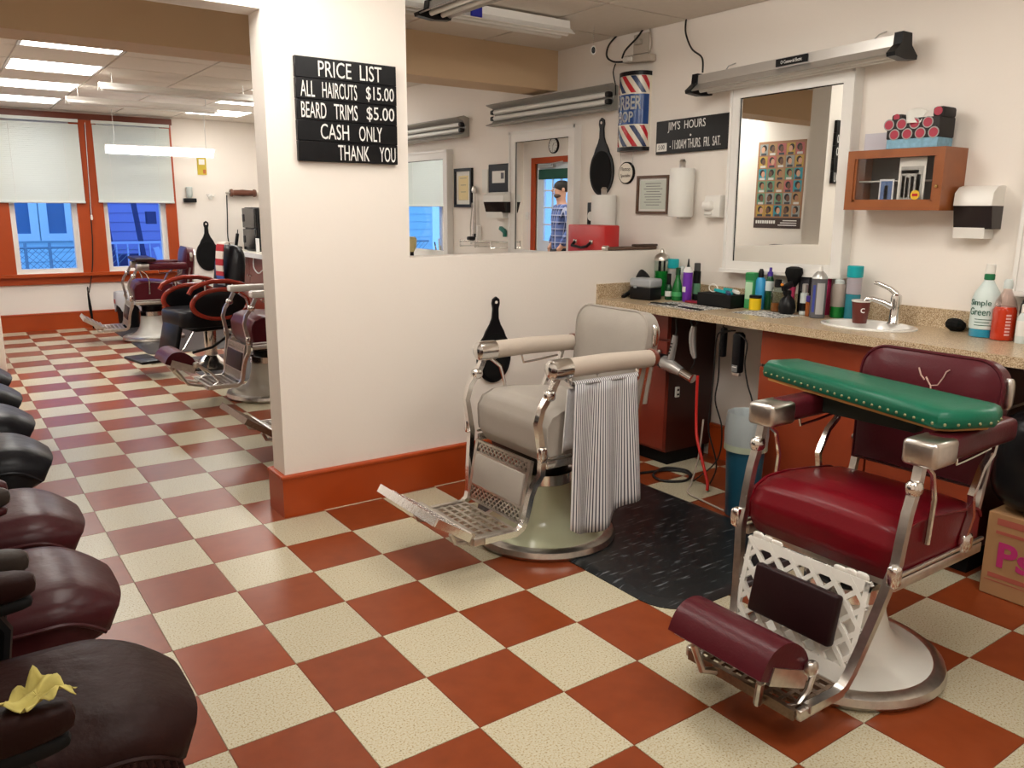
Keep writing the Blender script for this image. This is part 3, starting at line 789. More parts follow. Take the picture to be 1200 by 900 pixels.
nt = marble.node_tree; B_ = nt.nodes['Principled BSDF']; B_.inputs['Roughness'].default_value = .32
geo = nt.nodes.new('ShaderNodeNewGeometry'); mp = nt.nodes.new('ShaderNodeMapping'); mp.inputs['Rotation'].default_value = (0, 0, R(12)); mp.inputs['Scale'].default_value = (9, 75, 1)
nz = nt.nodes.new('ShaderNodeTexNoise'); nz.inputs['Scale'].default_value = 1.0; nz.inputs['Detail'].default_value = 4
nt.links.new(geo.outputs['Position'], mp.inputs[0]); nt.links.new(mp.outputs[0], nz.inputs['Vector'])
cr = nt.nodes.new('ShaderNodeValToRGB'); e = cr.color_ramp.elements
e[0].position = .60; e[0].color = (.010, .012, .014, 1); e[1].position = .72; e[1].color = (.20, .22, .24, 1)
nt.links.new(nz.outputs['Fac'], cr.inputs[0]); nt.links.new(cr.outputs[0], B_.inputs['Base Color'])
mat_obj(1.52, 2.46, -.17, 1.22, .16, 'black marbled mat between the grey and red barber chairs', marble)
dm = mat('grey_black_mat', (.035, .03, .03), .45, var=.6, vscale=5)
mat_obj(1.15, 2.3, 6.45, 8.60, .1, 'dark mat under the burgundy chair by the window', dm)
mat_obj(1.30, 2.3, 4.72, 6.10, .1, 'dark mat under the black salon chair', dm)
mat_obj(1.56, 2.4, 3.62, 4.45, .1, 'dark mat under the chair just beyond the pillar', dm)

# ================================================================ WAITING CHAIRS (along the left wall, facing +X)
brown_l = leather('worn_brown_leather', (.018, .006, .005), .44, .4, .12, .35, 22)
wburg_l = leather('oxblood_leather', (.038, .006, .008), .33, .25, .20, .25, 16)
wblack_l = leather('waiting_black_leather', (.006, .006, .008), .36, .2, .18, .25, 18)
armgrey_l = leather('brown_grey_arm_leather', (.032, .024, .020), .4, .3, .12)
def wait_chair(label, y, m, arm_top, group, dark=None, zt=.49, xf=-.19, w=.24, ruffle=False, puff=1.0, ao=0.0):
    t = thing('waiting_chair', label, 'chair', (-.55, y, 0), 0, group)
    dark = dark or blackm_m
    L = xf + .55 + .002                                    # front of the seat in local x
    def top(u, v):                                         # u back->front, v across
        x = -.28 + u * (L + .28)
        e = abs(2 * v - 1)
        yy = (v - .5) * 2 * w * (1 - .18 * max(0, (u - .6) / .4) ** 3)
        fr = max(0, (u - .72) / .28)
        z = zt + .018 * (1 - e ** 4) * puff - .075 * fr ** 2.2 - .035 * e ** 7
        x -= .05 * fr * e ** 4
        z -= .010 * math.exp(-((u - .42) / .02) ** 2) + .004 * math.exp(-((e - .78) / .03) ** 2)   # seams
        return Vector((x, yy, z))
    def low(u, v):
        p = top(u, v); f = max(0, (u - .72) / .28)
        return Vector((p.x - .055 * f ** 2, p.y * .97, zt - .125 - .012 * f))
    nu, nv = 44, 26
    b = MB()
    A = [[b.bm.verts.new(top(i / nu, j / nv)) for j in range(nv + 1)] for i in range(nu + 1)]
    D = [[b.bm.verts.new(low(i / nu, j / nv)) for j in range(nv + 1)] for i in range(nu + 1)]
    for i in range(nu):
        for j in range(nv):
            b.bm.faces.new((A[i][j], A[i + 1][j], A[i + 1][j + 1], A[i][j + 1])); b.bm.faces.new((D[i][j], D[i][j + 1], D[i + 1][j + 1], D[i + 1][j]))
    for i in range(nu):
        for j in (0, nv): b.bm.faces.new((A[i][j], A[i + 1][j], D[i + 1][j], D[i][j]))
    for j in range(nv):
        for i in (0, nu): b.bm.faces.new((A[i][j], A[i][j + 1], D[i][j + 1], D[i][j]))
    seat = b.build('seat_cushion', m, t, smooth=70)
    for s in (0, 1):
        MB().tube([top(i / 40, s) + Vector((0, (s - .5) * .006, -.012)) for i in range(2, 40)], .006, 6).build('piping', m, seat)
    if ruffle:
        b = MB()
        for k in range(16):
            p = top(.55 + k * .028, 0); b.super((p.x, p.y - .004, p.z - .05), (.011, .010, .04), .8, .8, 10, 6)
        b.build('gathered_edge', m, seat)
    MB().rbox((-.02, 0, zt - .165), (.46, 2 * w * .86, .07), .015).build('seat_base', dark, t)
    # backrest against the wall
    MB().super((-.36, 0, .78), (.085, w, .30), .45, .4, rot=Matrix.Rotation(R(-12), 3, 'Y')).build('backrest', m, t)
    for s in (-1, 1):
        yy = s * (w + .015 + ao)
        MB().super((-.06, yy, .635), (.215, .036, .034), .55, .55).build('arm_pad', arm_top, t)
        MB().super((-.06, yy, .595), (.205, .032, .018), .55, .55).build('arm_pad_base', m if arm_top is not m else dark, t)
        MB().tube([(.06, yy, .59), (.085, yy, .54), (.07, yy, .44), (.0, yy * .93, .33), (-.12, yy * .9, .33)], .017, 8).tube([(-.20, yy, .59), (-.25, yy, .5), (-.28, yy * .95, .36)], .016, 8).build('arm_frame', black_m, t)
    for sx in (-1, 1):
        for s in (-1, 1):
            MB().tube([(sx * .14 - .03, s * w * .6, zt - .2), (sx * .21 - .03, s * w * .85, 0.0)], [.018, .014], 8).build('leg', black_m, t)
    return t
G1 = 'waiting chairs along the left wall'
wait_chair('worn dark brown leather waiting chair in the front left corner, leaf on its arm', -.368, brown_l, brown_l, G1, w=.224, ruffle=True, zt=.520, xf=-.168, ao=.045)
wait_chair('oxblood leather waiting chair next to the brown one', .31, wburg_l, armgrey_l, G1)
wait_chair('oxblood leather waiting chair next to the black ones', .90, wburg_l, wburg_l, G1)
for k, (y, nm) in enumerate(((1.70, 'black leather waiting chair beside the oxblood ones, nearest black chair'), (2.33, 'second black leather waiting chair from the oxblood ones'),
                             (2.93, 'third black leather waiting chair from the oxblood ones'), (3.55, 'farthest black leather waiting chair in the row'))):
    wait_chair(nm, y, wblack_l, wblack_l, G1, puff=1.6, zt=.49)
# dry leaf on the brown chair's arm
lf = mat('dry_yellow_leaf', (.42, .36, .10), .8, var=.4, vscale=30)
out = [(-.5, .0), (-.36, .12), (-.30, .30), (-.16, .22), (-.05, .38), (.10, .22), (.22, .30), (.34, .12), (.5, .16), (.42, -.02), (.5, -.16), (.3, -.14), (.22, -.30), (.05, -.2), (-.1, -.34), (-.2, -.18), (-.38, -.2), (-.36, -.06)]
def leaff(u, v):
    a = 2 * PI * u; k = u * len(out); i = int(k) % len(out); f = k - int(k)
    ox = out[i][0] * (1 - f) + out[(i + 1) % len(out)][0] * f; oy = out[i][1] * (1 - f) + out[(i + 1) % len(out)][1] * f
    x, y = ox * .11 * v, oy * .13 * v
    return Vector((x, y, .010 + .012 * math.sin(70 * x + 30 * y) * v + .25 * abs(y) * v + .006 * math.sin(160 * y - 90 * x)))
b = MB().grid(leaff, 54, 6, False)
o = b.build('leaf', lf, None, loc=(-.445, -.648, .668), smooth=60, rot=(0, 0, R(-8))); solid(o, .0015)
tag(o, 'crumpled yellow-green dry leaf on the brown waiting chair', 'leaf')

# ================================================================ SIGNS
letter_m = mat('white_sign_paint', (.80, .79, .76), .6)
signblack = mat('black_stained_planks', (.005, .005, .006), .30, var=.5, vscale=25, spec=.25)
ps = thing('price_sign', 'black plank price list sign with white lettering on the pillar', 'sign', (.868, PY0, 1.632))
for k in range(5):
    MB().rbox((.2425, -.013, .044 + k * .0876), (.485, .022 + .002 * (k % 2), .0868), .002, 1).build('plank', signblack, ps)
bx('batten', signblack, (.05, .09, -.003, 0, .01, .43), ps)
for s, x0, x1, row in (('PRICE  LIST', .105, .410, 4), ('ALL', .020, .085, 3), ('HAIRCUTS', .12, .285, 3), ('$15.00', .330, .470, 3), ('BEARD', .020, .135, 2), ('TRIMS', .172, .285, 2), ('$5.00', .330, .470, 2), ('CASH', .105, .240, 1), ('ONLY', .290, .405, 1), ('THANK', .185, .338, 0), ('YOU', .390, .472, 0)):
    text(s, x1 - x0, .066, letter_m, ps, (x0, -.0255, row * .0876 + .010), '-Y', .001)
hs = thing('hours_sign', 'black wooden opening-hours sign with white lettering beside the framed mirror', 'sign', (XW, 1.365, 1.765), 0)
MB().rbox((-.011, 0, .095), (.02, .565, .192), .003, 1).build('board', signblack, hs)
text("JIM'S  HOURS", .29, .062, letter_m, hs, (-.0215, .185, .118), '-X', .001)
text('·', .012, .012, letter_m, hs, (-.0215, .01, .088), '-X', .001)
text('- 11:00AM THURS.  FRI.  SAT.', .385, .052, letter_m, hs, (-.0215, .165, .022), '-X', .001)
bx('paper_patch', paper_m, (-.0225, -.021, .19, .272, .015, .062), hs)
text('5:00', .05, .026, mat('pen_ink', (.03, .03, .05), .6), hs, (-.0225, .257, .026), '-X', .0008)
hs.rotation_euler = (R(-.8), 0, 0)

# ================================================================ MIRRORS
def wall_mirror(label, y0, y1, z0, z1, fw, x=XW, depth=.06, rotz=0.0, foot=True):
    cy = (y0 + y1) / 2
    t = thing('wall_mirror', label, 'mirror', (x, cy, z0), rotz)
    h, w = z1 - z0, (y1 - y0) / 2
    gx = -depth
    for nm, d in (('frame_side', (gx - .012, .0, -w, -w + fw, 0, h)), ('frame_side', (gx - .012, 0, w - fw, w, 0, h)), ('frame_top', (gx - .012, 0, -w + fw, w - fw, h - fw, h)), ('frame_bottom', (gx - .016, 0, -w + fw, w - fw, 0, fw))):
        MB().box(*d).build(nm, white_m, t, smooth=0)
    b = MB()
    for s in (-1, 1): b.box(gx - .018, gx - .012, s * (w - .010) - .008, s * (w - .010) + .008, 0, h)
    b.box(gx - .018, gx - .012, -w, w, h - .018, h)
    if foot: b.box(gx - .03, gx - .010, -w - .01, w + .01, 0, .02)
    b.build('frame_moulding', white_m, t, smooth=0)
    b = MB()
    for s in (-1, 1): b.box(gx - .003, gx + .002, s * (w - fw) - .003, s * (w - fw) + .003, fw, h - fw)
    b.box(gx - .003, gx + .002, -w + fw, w - fw, h - fw - .004, h - fw)
    b.build('glass_edge', blackm_m, t, smooth=0)
    bx('mirror_glass', mirror_m, (gx, gx + .004, -w + fw, w - fw, fw, h - fw), t)
    return t
wm1 = wall_mirror('white framed wall mirror over the counter, reflecting a haircut poster', .305, 1.033, 1.105, 2.085, .062, rotz=R(0))
wm1.rotation_euler = (R(-.9), 0, R(.5))
wall_mirror('white framed mirror beyond the half wall, reflecting a man at the door', 2.37, 3.145, 1.06, 1.992, .075, depth=.04)
wall_mirror('white framed mirror at the far left of the half-wall opening, reflecting the window blind', 4.04, 4.86, 1.00, 1.917, .075, depth=.04)
wall_mirror('white framed mirror cut off by the right edge of the picture', -1.25, -.47, 1.10, 2.085, .062, depth=.05)

# ================================================================ LIGHT FIXTURES
lit_far = mat('lit_panel_far', (.9, .9, .9), .5, emit=(1.0, .96, .89), estr=LAMP_FAR)
lit_near = mat('lit_panel_near', (.9, .9, .9), .5, emit=(1.0, .96, .895), estr=LAMP_NEAR)
tube_lit = mat('lit_fluorescent_tube', (.9, .9, .9), .5, emit=(.93, .97, 1.0), estr=22)
tube_off = mat('unlit_fluorescent_tube', (.80, .80, .76), .3)
def troffer(x, y, w, h, m, label, grp, drop=0.0):
    t = thing('ceiling_light', label, 'ceiling light', (x, y, CZ - .012), group=grp)
    b = MB().box(0, w, 0, .022, 0, .012).box(0, w, h - .022, h, 0, .012).box(0, .022, .022, h - .022, 0, .012).box(w - .022, w, .022, h - .022, 0, .012)
    b.build('light_frame', white_m, t, smooth=0)
    bx('diffuser', m, (.022, w - .022, .022, h - .022, .003 - drop, .008), t)
order = ['nearest the beam', 'second from the beam', 'third from the beam', 'nearest the windows']
for x, y in far_lights:
    k = [4.12, 5.30, 6.47, 7.68].index(y)
    if x < -1:  # unseen pair added to brighten the left wall
        troffer(x, y, .64, .585, lit_far, 'lit square ceiling panel against the left wall, %s' % ('nearer the beam' if y < 5 else 'nearer the windows'), 'lit ceiling panels of the far room'); continue
    troffer(x, y, .65, .585, lit_far, 'lit square ceiling panel in the %s row, %s' % ('left' if x < 1 else 'right', order[k]), 'lit ceiling panels of the far room')
for k, (x, y) in enumerate(near_lights):
    troffer(x, y, .62, .60, lit_near, ['lit ceiling panel between the two front barber chairs', 'lit ceiling panel above the waiting chairs', 'lit ceiling panel in front of the partition opening', 'lit ceiling panel behind the photographer', 'lit ceiling panel nearest the right end of the counter'][k], 'lit ceiling panels of the front room', drop=.11)  # deep lenses shaped, and the panel between the chairs added, to brighten the walls
def strip_light(label, p0, p1, z, w=.13, h=.055, cols=white_m, lit=None, tilt=0.0, chains=True, tape=None, endcap=None, drop=None, tubes=2):
    """shop light hung from chains: housing, flared reflector, tubes, end caps"""
    p0 = Vector((*p0, 0)); p1 = Vector((*p1, 0)); c = (p0 + p1) / 2; L = (p1 - p0).length; a = math.atan2(p1.y - p0.y, p1.x - p0.x)
    t = thing('shop_light', label, 'strip light', (c.x, c.y, z), a)
    cols = cols or white_m
    prof = [(-.03, h), (.03, h), (.034, h * .45), (w / 2, 0), (w / 2 - .006, -.004), (.028, h * .38), (-.028, h * .38), (-w / 2 + .006, -.004), (-w / 2, 0), (-.034, h * .45)]
    M = Matrix.Rotation(tilt, 4, 'X') @ Matrix.Translation((-L / 2, 0, 0)) @ face_mtx((0, 0, 0), (Vector((0, 1, 0)), Vector((0, 0, 1))))
    MB().prism(prof, L, M).build('housing', cols, t, smooth=0)
    Mt = Matrix.Rotation(tilt, 3, 'X')
    for y in ((-.032, .032) if tubes == 2 else (0,)):
        MB().cyl(Mt @ Vector((-L / 2 + .02, y, .002)), Mt @ Vector((L / 2 - .02, y, .002)), .0125, n=12).build('fluorescent_tube', lit or tube_off, t)
    if endcap:
        for s in (-1, 1):
            Me = Matrix.Rotation(tilt, 4, 'X') @ Matrix.Translation((s * L / 2 - (.0 if s > 0 else .04), 0, 0)) @ face_mtx((0, 0, 0), (Vector((0, 1, 0)), Vector((0, 0, 1))))
            MB().prism([(-.036, h + .008), (.036, h + .008), (.042, h * .5), (w / 2 + .006, .004), (w / 2 + .002, -.012), (0, -.02), (-w / 2 - .002, -.012), (-w / 2 - .006, .004), (-.042, h * .5)], .04, Me).build('end_cap', endcap, t, smooth=0)
    if chains:
        top = (CZ - .012 if drop is None else drop) - z
        for s in (-1, 1): MB().tube([(s * (L / 2 - .10), 0, h), (s * (L / 2 - .10), 0, top)], .003, 5).build('chain', steel_m, t)
    return t
strip_light('white hanging strip light in the far room, nearer of two parallel ones', (.78, 5.60), (2.05, 5.60), 2.36)
strip_light('white hanging strip light in the far room, farther of two parallel ones', (.66, 6.55), (1.98, 6.55), 2.34)
strip_light('brightly lit strip light hanging in front of the street windows', (1.25, 8.35), (2.45, 8.35), 2.06, lit=tube_lit, tilt=R(-50))
ns = strip_light('white strip light with blue tape hanging above the half wall', (1.38, 1.86), (2.62, 1.86), 2.405, w=.16, h=.075)
bx('blue_tape', mat('blue_tape', (.01, .015, .28), .6), (-.08, -.015, -.088, -.076, .0, .052), ns)
strip_light('strip light with black ends cut off by the top of the picture', (1.66, .48), (1.66, 1.70), 2.36, w=.18, h=.06, cols=steel_m, endcap=black_m)
cl = strip_light('grey shop light with black end caps mounted above the framed mirror', (3.06, 1.215), (3.06, .095), 2.085, w=.17, h=.085, cols=mat('satin_aluminium', (.62, .60, .57), .35, .8), endcap=black_m, chains=False)
cl.rotation_euler = (0, R(-1.6), R(-90))
o = bx('maker_label', black_m, (-.05, .13, -.040, -.036, .045, .080), cl)
text('C≡ Commercial Electric', .12, .016, letter_m, cl, (-.02, -.0405, .054), '-Y', .0008)
for s in (-1, 1): MB().tube([(s * .42, .02, .085), (s * .43, .06, .12), (s * .43, .115, .14)], .0035, 5).build('hanger_wire', steel_m, cl)
def open_strip(label, y0, y1, z, x=XW):
    t = thing('wall_strip_light', label, 'strip light', (x, (y0 + y1) / 2, z)); L = (y1 - y0)
    prof = [(0, .145), (.05, .16), (.115, .145), (.118, .138), (.06, .120), (.035, .08), (.035, .05), (.06, .018), (.12, -.002), (.117, -.008), (.05, -.01), (0, 0)]
    MB().prism(prof, L, face_mtx((0, L / 2, 0), (Vector((-1, 0, 0)), Vector((0, 0, 1)))) if False else Matrix.Translation((0, -L / 2, 0)) @ Matrix((( -1, 0, 0, 0), (0, 0, 1, 0), (0, 1, 0, 0), (0, 0, 0, 1)))).build('reflector', mat('grey_reflector', (.36, .35, .32), .45, .3), t, smooth=0)
    for zz in (.047, .092): MB().cyl((-.062, -L / 2 + .03, zz), (-.062, L / 2 - .03, zz), .017, n=12).build('fluorescent_tube', tube_off, t)
    for s in (-1, 1):
        for zz in (.047, .092): MB().rbox((-.062, s * (L / 2 - .02), zz), (.04, .04, .032), .006, 1).build('tube_socket', black_m, t)
    return t
open_strip('open twin-tube wall light above the mirror with the man', 2.02, 3.36, 2.055)
open_strip('open twin-tube wall light at the left of the half-wall opening', 3.78, 4.92, 2.005)

# ================================================================ WALL ITEMS ON THE STATION WALL
# barber pole sign (half cylinder)
bp = thing('barber_shop_sign', 'curved barber shop sign with red, white and blue stripes on the wall', 'sign', (XW, 1.838, 1.79))
Rp = .115
poly = [(.0, -Rp)] + [(-.02 - .085 * math.sin(PI * k / 16), -Rp * math.cos(PI * k / 16)) for k in range(17)] + [(0, Rp)]
def polesurf(u, v, off=0):
    a = PI * u; return Vector((-.02 - (.085 + off) * math.sin(a), (Rp + off) * math.cos(a), v))
pr_ = mat('sign_cream', (.80, .74, .62), .25); rd = mat('sign_red', (.50, .02, .03), .25); bl = mat('sign_blue', (.012, .06, .23), .22); nv_ = mat('sign_navy', (.02, .04, .12), .25)
MB().grid(lambda u, v: polesurf(u, .02 + v * .42), 24, 4, False).box(-.021, 0, -Rp, Rp, .01, .45).build('sign_body', pr_, bp, smooth=60)
MB().grid(lambda u, v: polesurf(u, .155 + v * .175, .003), 24, 4, False).build('blue_band', bl, bp, smooth=60)
for z0, z1 in ((.0, .022), (.438, .462)):
    b = MB().prism(poly, z1 - z0, Matrix.Translation((-.002, 0, z0)) @ Matrix.Scale(1.02, 4)); b.build('end_cap', black_m, bp)
for z0, z1 in ((.024, .148), (.338, .436)):
    k = -3
    n = 0
    while k < 12:
        m_ = rd if n % 2 else nv_
        u0 = k * .20; b = MB(); ok = False
        for s_ in range(8):
            va, vb = s_ / 8, (s_ + 1) / 8
            sh = (z1 - z0) / .40
            ua, ub = u0 + (va) * sh * .9, u0 + vb * sh * .9
            q = [(ua, va), (ua + .10, va), (ub + .10, vb), (ub, vb)]
            q = [(min(1, max(0, a_)), c_) for a_, c_ in q]
            if abs(q[0][0] - q[1][0]) < 1e-4 and abs(q[2][0] - q[3][0]) < 1e-4: continue
            for g_ in range(4):
                f0, f1 = g_ / 4, (g_ + 1) / 4
                qq = [(q[0][0] + (q[1][0] - q[0][0]) * f0, q[0][1]), (q[0][0] + (q[1][0] - q[0][0]) * f1, q[0][1]), (q[3][0] + (q[2][0] - q[3][0]) * f1, q[3][1]), (q[3][0] + (q[2][0] - q[3][0]) * f0, q[3][1])]
                b.bm.faces.new([b.bm.verts.new(polesurf(a_, z0 + (z1 - z0) * (1 - c_), .003)) for a_, c_ in qq])
            ok = True
        if ok: b.build('stripe', m_, bp, smooth=60)
        else: b.bm.free()
        k += 1; n += 1
def pole_text(s, z, h, w, u_mid):
    o = text(s, w, h, letter_m, bp, (0, 0, 0), '-X', .001, bold=.025)
    for v in o.data.vertices:
        u = u_mid + (-v.co.y - w / 2) / (PI * .10)
        p = polesurf(min(.98, max(.02, u)), z + v.co.z, .0055); v.co = p
pole_text('BARBER', .240, .080, .200, .50)
pole_text('SHOP', .165, .065, .135, .46)
# flat-top disc sign hanging below
ds = thing('round_sign', 'small round cream sign hanging under the barber shop sign', 'sign', (XW - .012, 1.906, 1.662))
def disc(r, x0, x1, m, nm, par): return MB().cyl((x0, 0, 0), (x1, 0, 0), r, n=36).build(nm, m, par)
disc(.068, -.004, .012, blackm_m, 'rim', ds); disc(.061, -.007, -.004, pr_, 'face', ds)
text('Flattop', .085, .030, mat('dark_brown_ink', (.05, .03, .02), .6), ds, (-.0075, .043, .006), '-X', .0008)
text('Specialist', .09, .026, mat('dark_brown_ink', (.05, .03, .02), .6), ds, (-.0075, .045, -.032), '-X', .0008)
disc_o = MB().tube([(0, -.05, .045), (0, -.06, .13)], .0015, 5).tube([(0, .05, .045), (0, .06, .13)], .0015, 5).build('hanging_string', steel_m, ds)
# hand mirrors (black paddle with handle)
def paddle(name, label, loc, facing='-X', s=1.0, tiltdeg=0):
    out = []
    for k in range(40):
        a = -PI / 2 + 2 * PI * k / 40
        out.append((.118 * math.cos(a), .155 * math.sin(a)))
    out = [p for p in out if not (p[1] > .10 and abs(p[0]) < .09)]
    out.sort(key=lambda p: math.atan2(p[1] - .05, p[0]) if True else 0)
    body = [(.118 * math.cos(R(d)), .155 * math.sin(R(d))) for d in range(-230, 51, 10)]
    hand = [(.062, .15), (.036, .19), (.022, .225), (.018, .28), (.026, .31), (.022, .335), (0, .35), (-.022, .335), (-.026, .31), (-.018, .28), (-.022, .225), (-.036, .19), (-.062, .15)]
    o = body + hand
    a, bb = AX[facing]; n = a.cross(bb)
    t = thing(name, label, 'hand mirror', loc)
    MB().prism([(x * s, y * s) for x, y in o], .012, Matrix.Rotation(R(tiltdeg), 4, n) @ face_mtx((0, 0, 0), (a, bb))).build('paddle_body', black_m, t)
    Mx = Matrix.Rotation(R(tiltdeg), 4, n) @ face_mtx(tuple(n * .012), (a, bb))
    MB().prism([(.100 * s * math.cos(2 * PI * k / 32), .137 * s * math.sin(2 * PI * k / 32)) for k in range(32)], .003, Mx).build('paddle_back', blackm_m, t)
    MB().prism([(.009 * s * math.cos(2 * PI * k / 12), .318 * s + .009 * s * math.sin(2 * PI * k / 12)) for k in range(12)], .002, Mx).build('hang_hole', wall_m, t)
    return t
paddle('hand_mirror', 'black paddle hand mirror hanging beside the barber shop sign', (XW - .002, 2.145, 1.675), '-X', .98, 2)
paddle('hand_mirror', 'black paddle hand mirror hanging on the half wall behind the grey chair', (1.915, PY0 - .022 + .02, .655), '-Y', .92, -2)
paddle('hand_mirror', 'black paddle hand mirror hanging on the window wall behind the salon chair', (2.42, YF - .002, .82), '-Y', 1.25, 0)
# framed certificate, licence frames
def frame(label, y0, y1, z0, z1, fm, fw=.018, paper=None, inner=.02, lines=6, x=XW, seal=None):
    cy, cz = (y0 + y1) / 2, (z0 + z1) / 2; w, h = (y1 - y0) / 2, (z1 - z0) / 2
    t = thing('picture_frame', label, 'framed paper', (x, cy, cz))
    for nm, d in (('frame_side', (-w, -w + fw, -h, h)), ('frame_side', (w - fw, w, -h, h)), ('frame_rail', (-w + fw, w - fw, h - fw, h)), ('frame_rail', (-w + fw, w - fw, -h, -h + fw))):
        bx(nm, fm, (-.022, 0, *d), t)
    bx('mount', paper_m, (-.010, -.002, -w + fw, w - fw, -h + fw, h - fw), t)
    if paper: bx('document', paper, (-.0115, -.010, -w + fw + inner, w - fw - inner, -h + fw + inner, h - fw - inner), t)
    ink = mat('grey_print', (.18, .18, .18), .7)
    b = MB()
    for k in range(lines):
        z = h - fw - inner - .02 - k * (2 * h - 2 * fw - 2 * inner - .03) / lines
        ww = (w - fw - inner) * random.uniform(.5, .85); b.box(-.0125, -.0115, -ww, ww, z - .002, z + .002)
    b.build('print_lines', ink, t, smooth=0)
    return t
frame('brown framed certificate on the wall under the hours sign', 1.527, 1.80, 1.41, 1.64, mat('brown_frame', (.10, .045, .02), .4), .016, mat('pale_green_paper', (.62, .66, .58), .8), .012, 9)
frame('black framed yellow document between the two far mirrors', 3.72, 3.99, 1.444, 1.758, black_m, .024, mat('yellowed_paper', (.80, .66, .36), .8), .035, 3)
t = thing('notice_board', 'black notice board with a white card above the far towel dispenser', 'notice', (XW, 3.325, 1.665))
MB().rbox((-.012, 0, 0), (.022, .285, .215), .004, 1).build('board', black_m, t)
bx('card', paper_m, (-.0245, -.023, -.085, .085, -.035, .055), t); bx('photo', mat('grey_photo', (.12, .12, .14), .6), (-.0255, -.0245, -.075, -.035, -.005, .04), t)
tag(bx('paper_note', paper_m, (XW - .006, XW, 3.50, 3.58, 1.56, 1.74)), 'narrow white paper pinned beside the black notice board', 'paper')
# paper towel roll, vertical holder
def towel_roll(label, x, y, z0, h=.27, r=.065):
    t = thing('paper_towel_roll', label, 'paper towel', (x, y, z0))
    MB().lathe([(.02, 0), (r - .004, 0), (r, .006), (r, h - .006), (r - .004, h), (.02, h)], n=28).build('roll', paper_m, t)
    MB().lathe([(.018, h - .01), (.018, h + .03), (.02, h + .035), (.012, h + .05)], n=16).build('spindle_tip', oldchrome_m, t)
    MB().lathe([(.018, -.012), (.018, .01)], n=16).build('spindle_end', oldchrome_m, t)
    MB().box(.0, .0 + .08, -.012, .012, -.012, .0).build('wall_arm', oldchrome_m, t, smooth=0)
    return t
towel_roll('white paper towel roll mounted on the wall under the hours sign', 3.10, 1.365, 1.395, .275, .072)
towel_roll('white paper towel roll behind the red case beyond the half wall', 3.095, 2.03, 1.235, .29, .080)
# hook/soap dispenser
t = thing('soap_dispenser', 'small white dispenser on the wall left of the framed mirror', 'dispenser', (XW, 1.15, 1.395))
MB().rbox((-.03, 0, .06), (.06, .115, .125), .012, 2).build('body', whiteplastic_m, t)
MB().super((-.065, .02, .065), (.025, .034, .028), .6, .6, 14, 8).build('push_knob', whiteplastic_m, t)
MB().rbox((-.062, .02, .02), (.02, .05, .014), .004, 1).build('lip', whiteplastic_m, t)
# display cabinet
dc = thing('display_cabinet', 'small varnished wood display cabinet with glass door on the wall', 'cabinet', (XW, .0, 1.44))
cy0, cy1, H_ = -.20, .245, .262; D_ = .17
bx('cabinet_top', wood_m, (-D_, 0, cy0, cy1, H_ - .018, H_), dc); bx('cabinet_bottom', wood_m, (-D_, 0, cy0, cy1, 0, .018), dc)
bx('cabinet_side', wood_m, (-D_, 0, cy0, cy0 + .018, .018, H_ - .018), dc); bx('cabinet_side', wood_m, (-D_, 0, cy1 - .018, cy1, .018, H_ - .018), dc)
bx('cabinet_back', mat('cabinet_back_grey', (.10, .10, .09), .6), (-.012, 0, cy0 + .018, cy1 - .018, .018, H_ - .018), dc)
b = MB(); fw = .036
b.box(-D_ - .018, -D_, cy0, cy0 + fw, 0, H_).box(-D_ - .018, -D_, cy1 - fw, cy1, 0, H_).box(-D_ - .018, -D_, cy0 + fw, cy1 - fw, H_ - fw, H_).box(-D_ - .018, -D_, cy0 + fw, cy1 - fw, 0, fw)
b.box(-D_ - .012, -D_, cy0 + fw, cy0 + fw + .01, fw, H_ - fw).box(-D_ - .012, -D_, cy1 - fw - .01, cy1 - fw, fw, H_ - fw).box(-D_ - .012, -D_, cy0 + fw, cy1 - fw, fw, fw + .01)
dd = b.build('cabinet_door', wood_m, dc, smooth=0)
bx('glass_pane', glass_m, (-D_ - .008, -D_ - .005, cy0 + fw, cy1 - fw, fw, H_ - fw), dd)
MB().super((-D_ - .024, cy0 + .02, .10), (.007, .007, .007), 1, 1, 10, 6).build('door_knob', mat('brass', (.5, .33, .12), .3, 1), dd)
bx('shelf', mat('pale_shelf', (.55, .52, .46), .5), (-D_ + .06, -.012, cy0 + .018, cy1 - .018, .125, .131), dc)
# things inside it
def card(label, y0, y1, z0, z1, x, m, name='photo_print', parts=None):
    t = thing(name, label, 'photo', (x, (y0 + y1) / 2, z0)); w = (y1 - y0) / 2; h = z1 - z0
    bx('print', m, (0, .003, -w, w, 0, h), t)
    for nm, mm, (a, c, e, g) in (parts or []): bx(nm, mm, (-.001, 0, -w + a * 2 * w, -w + c * 2 * w, e * h, g * h), t)
    return t
dark_ph = mat('photo_dark_grey', (.16, .16, .15), .5); mid_ph = mat('photo_mid_grey', (.38, .37, .34), .5)
card('black and white group photo leaning inside the display cabinet', -.105, .015, 1.475, 1.665, 3.03, mat('photo_paper', (.72, .70, .64), .5), parts=[('photo_area', mid_ph, (.08, .92, .06, .8)), ('figure', dark_ph, (.16, .32, .10, .62)), ('figure', dark_ph, (.4, .52, .10, .58)), ('figure', dark_ph, (.58, .70, .10, .55)), ('figure', dark_ph, (.74, .86, .10, .60)), ('roof_shape', dark_ph, (.25, .9, .64, .72))])
card('small blue and white photo inside the display cabinet', .03, .098, 1.475, 1.575, 3.025, mat('photo_border', (.70, .70, .70), .5), parts=[('photo_area', mat('photo_blue', (.08, .14, .30), .5), (.1, .9, .08, .92)), ('figure', mat('photo_pale', (.6, .65, .7), .5), (.38, .62, .12, .72))])
t = thing('badge', 'round yellow and red badge stuck on the display cabinet glass', 'badge', (3.0, -.085, 1.505))
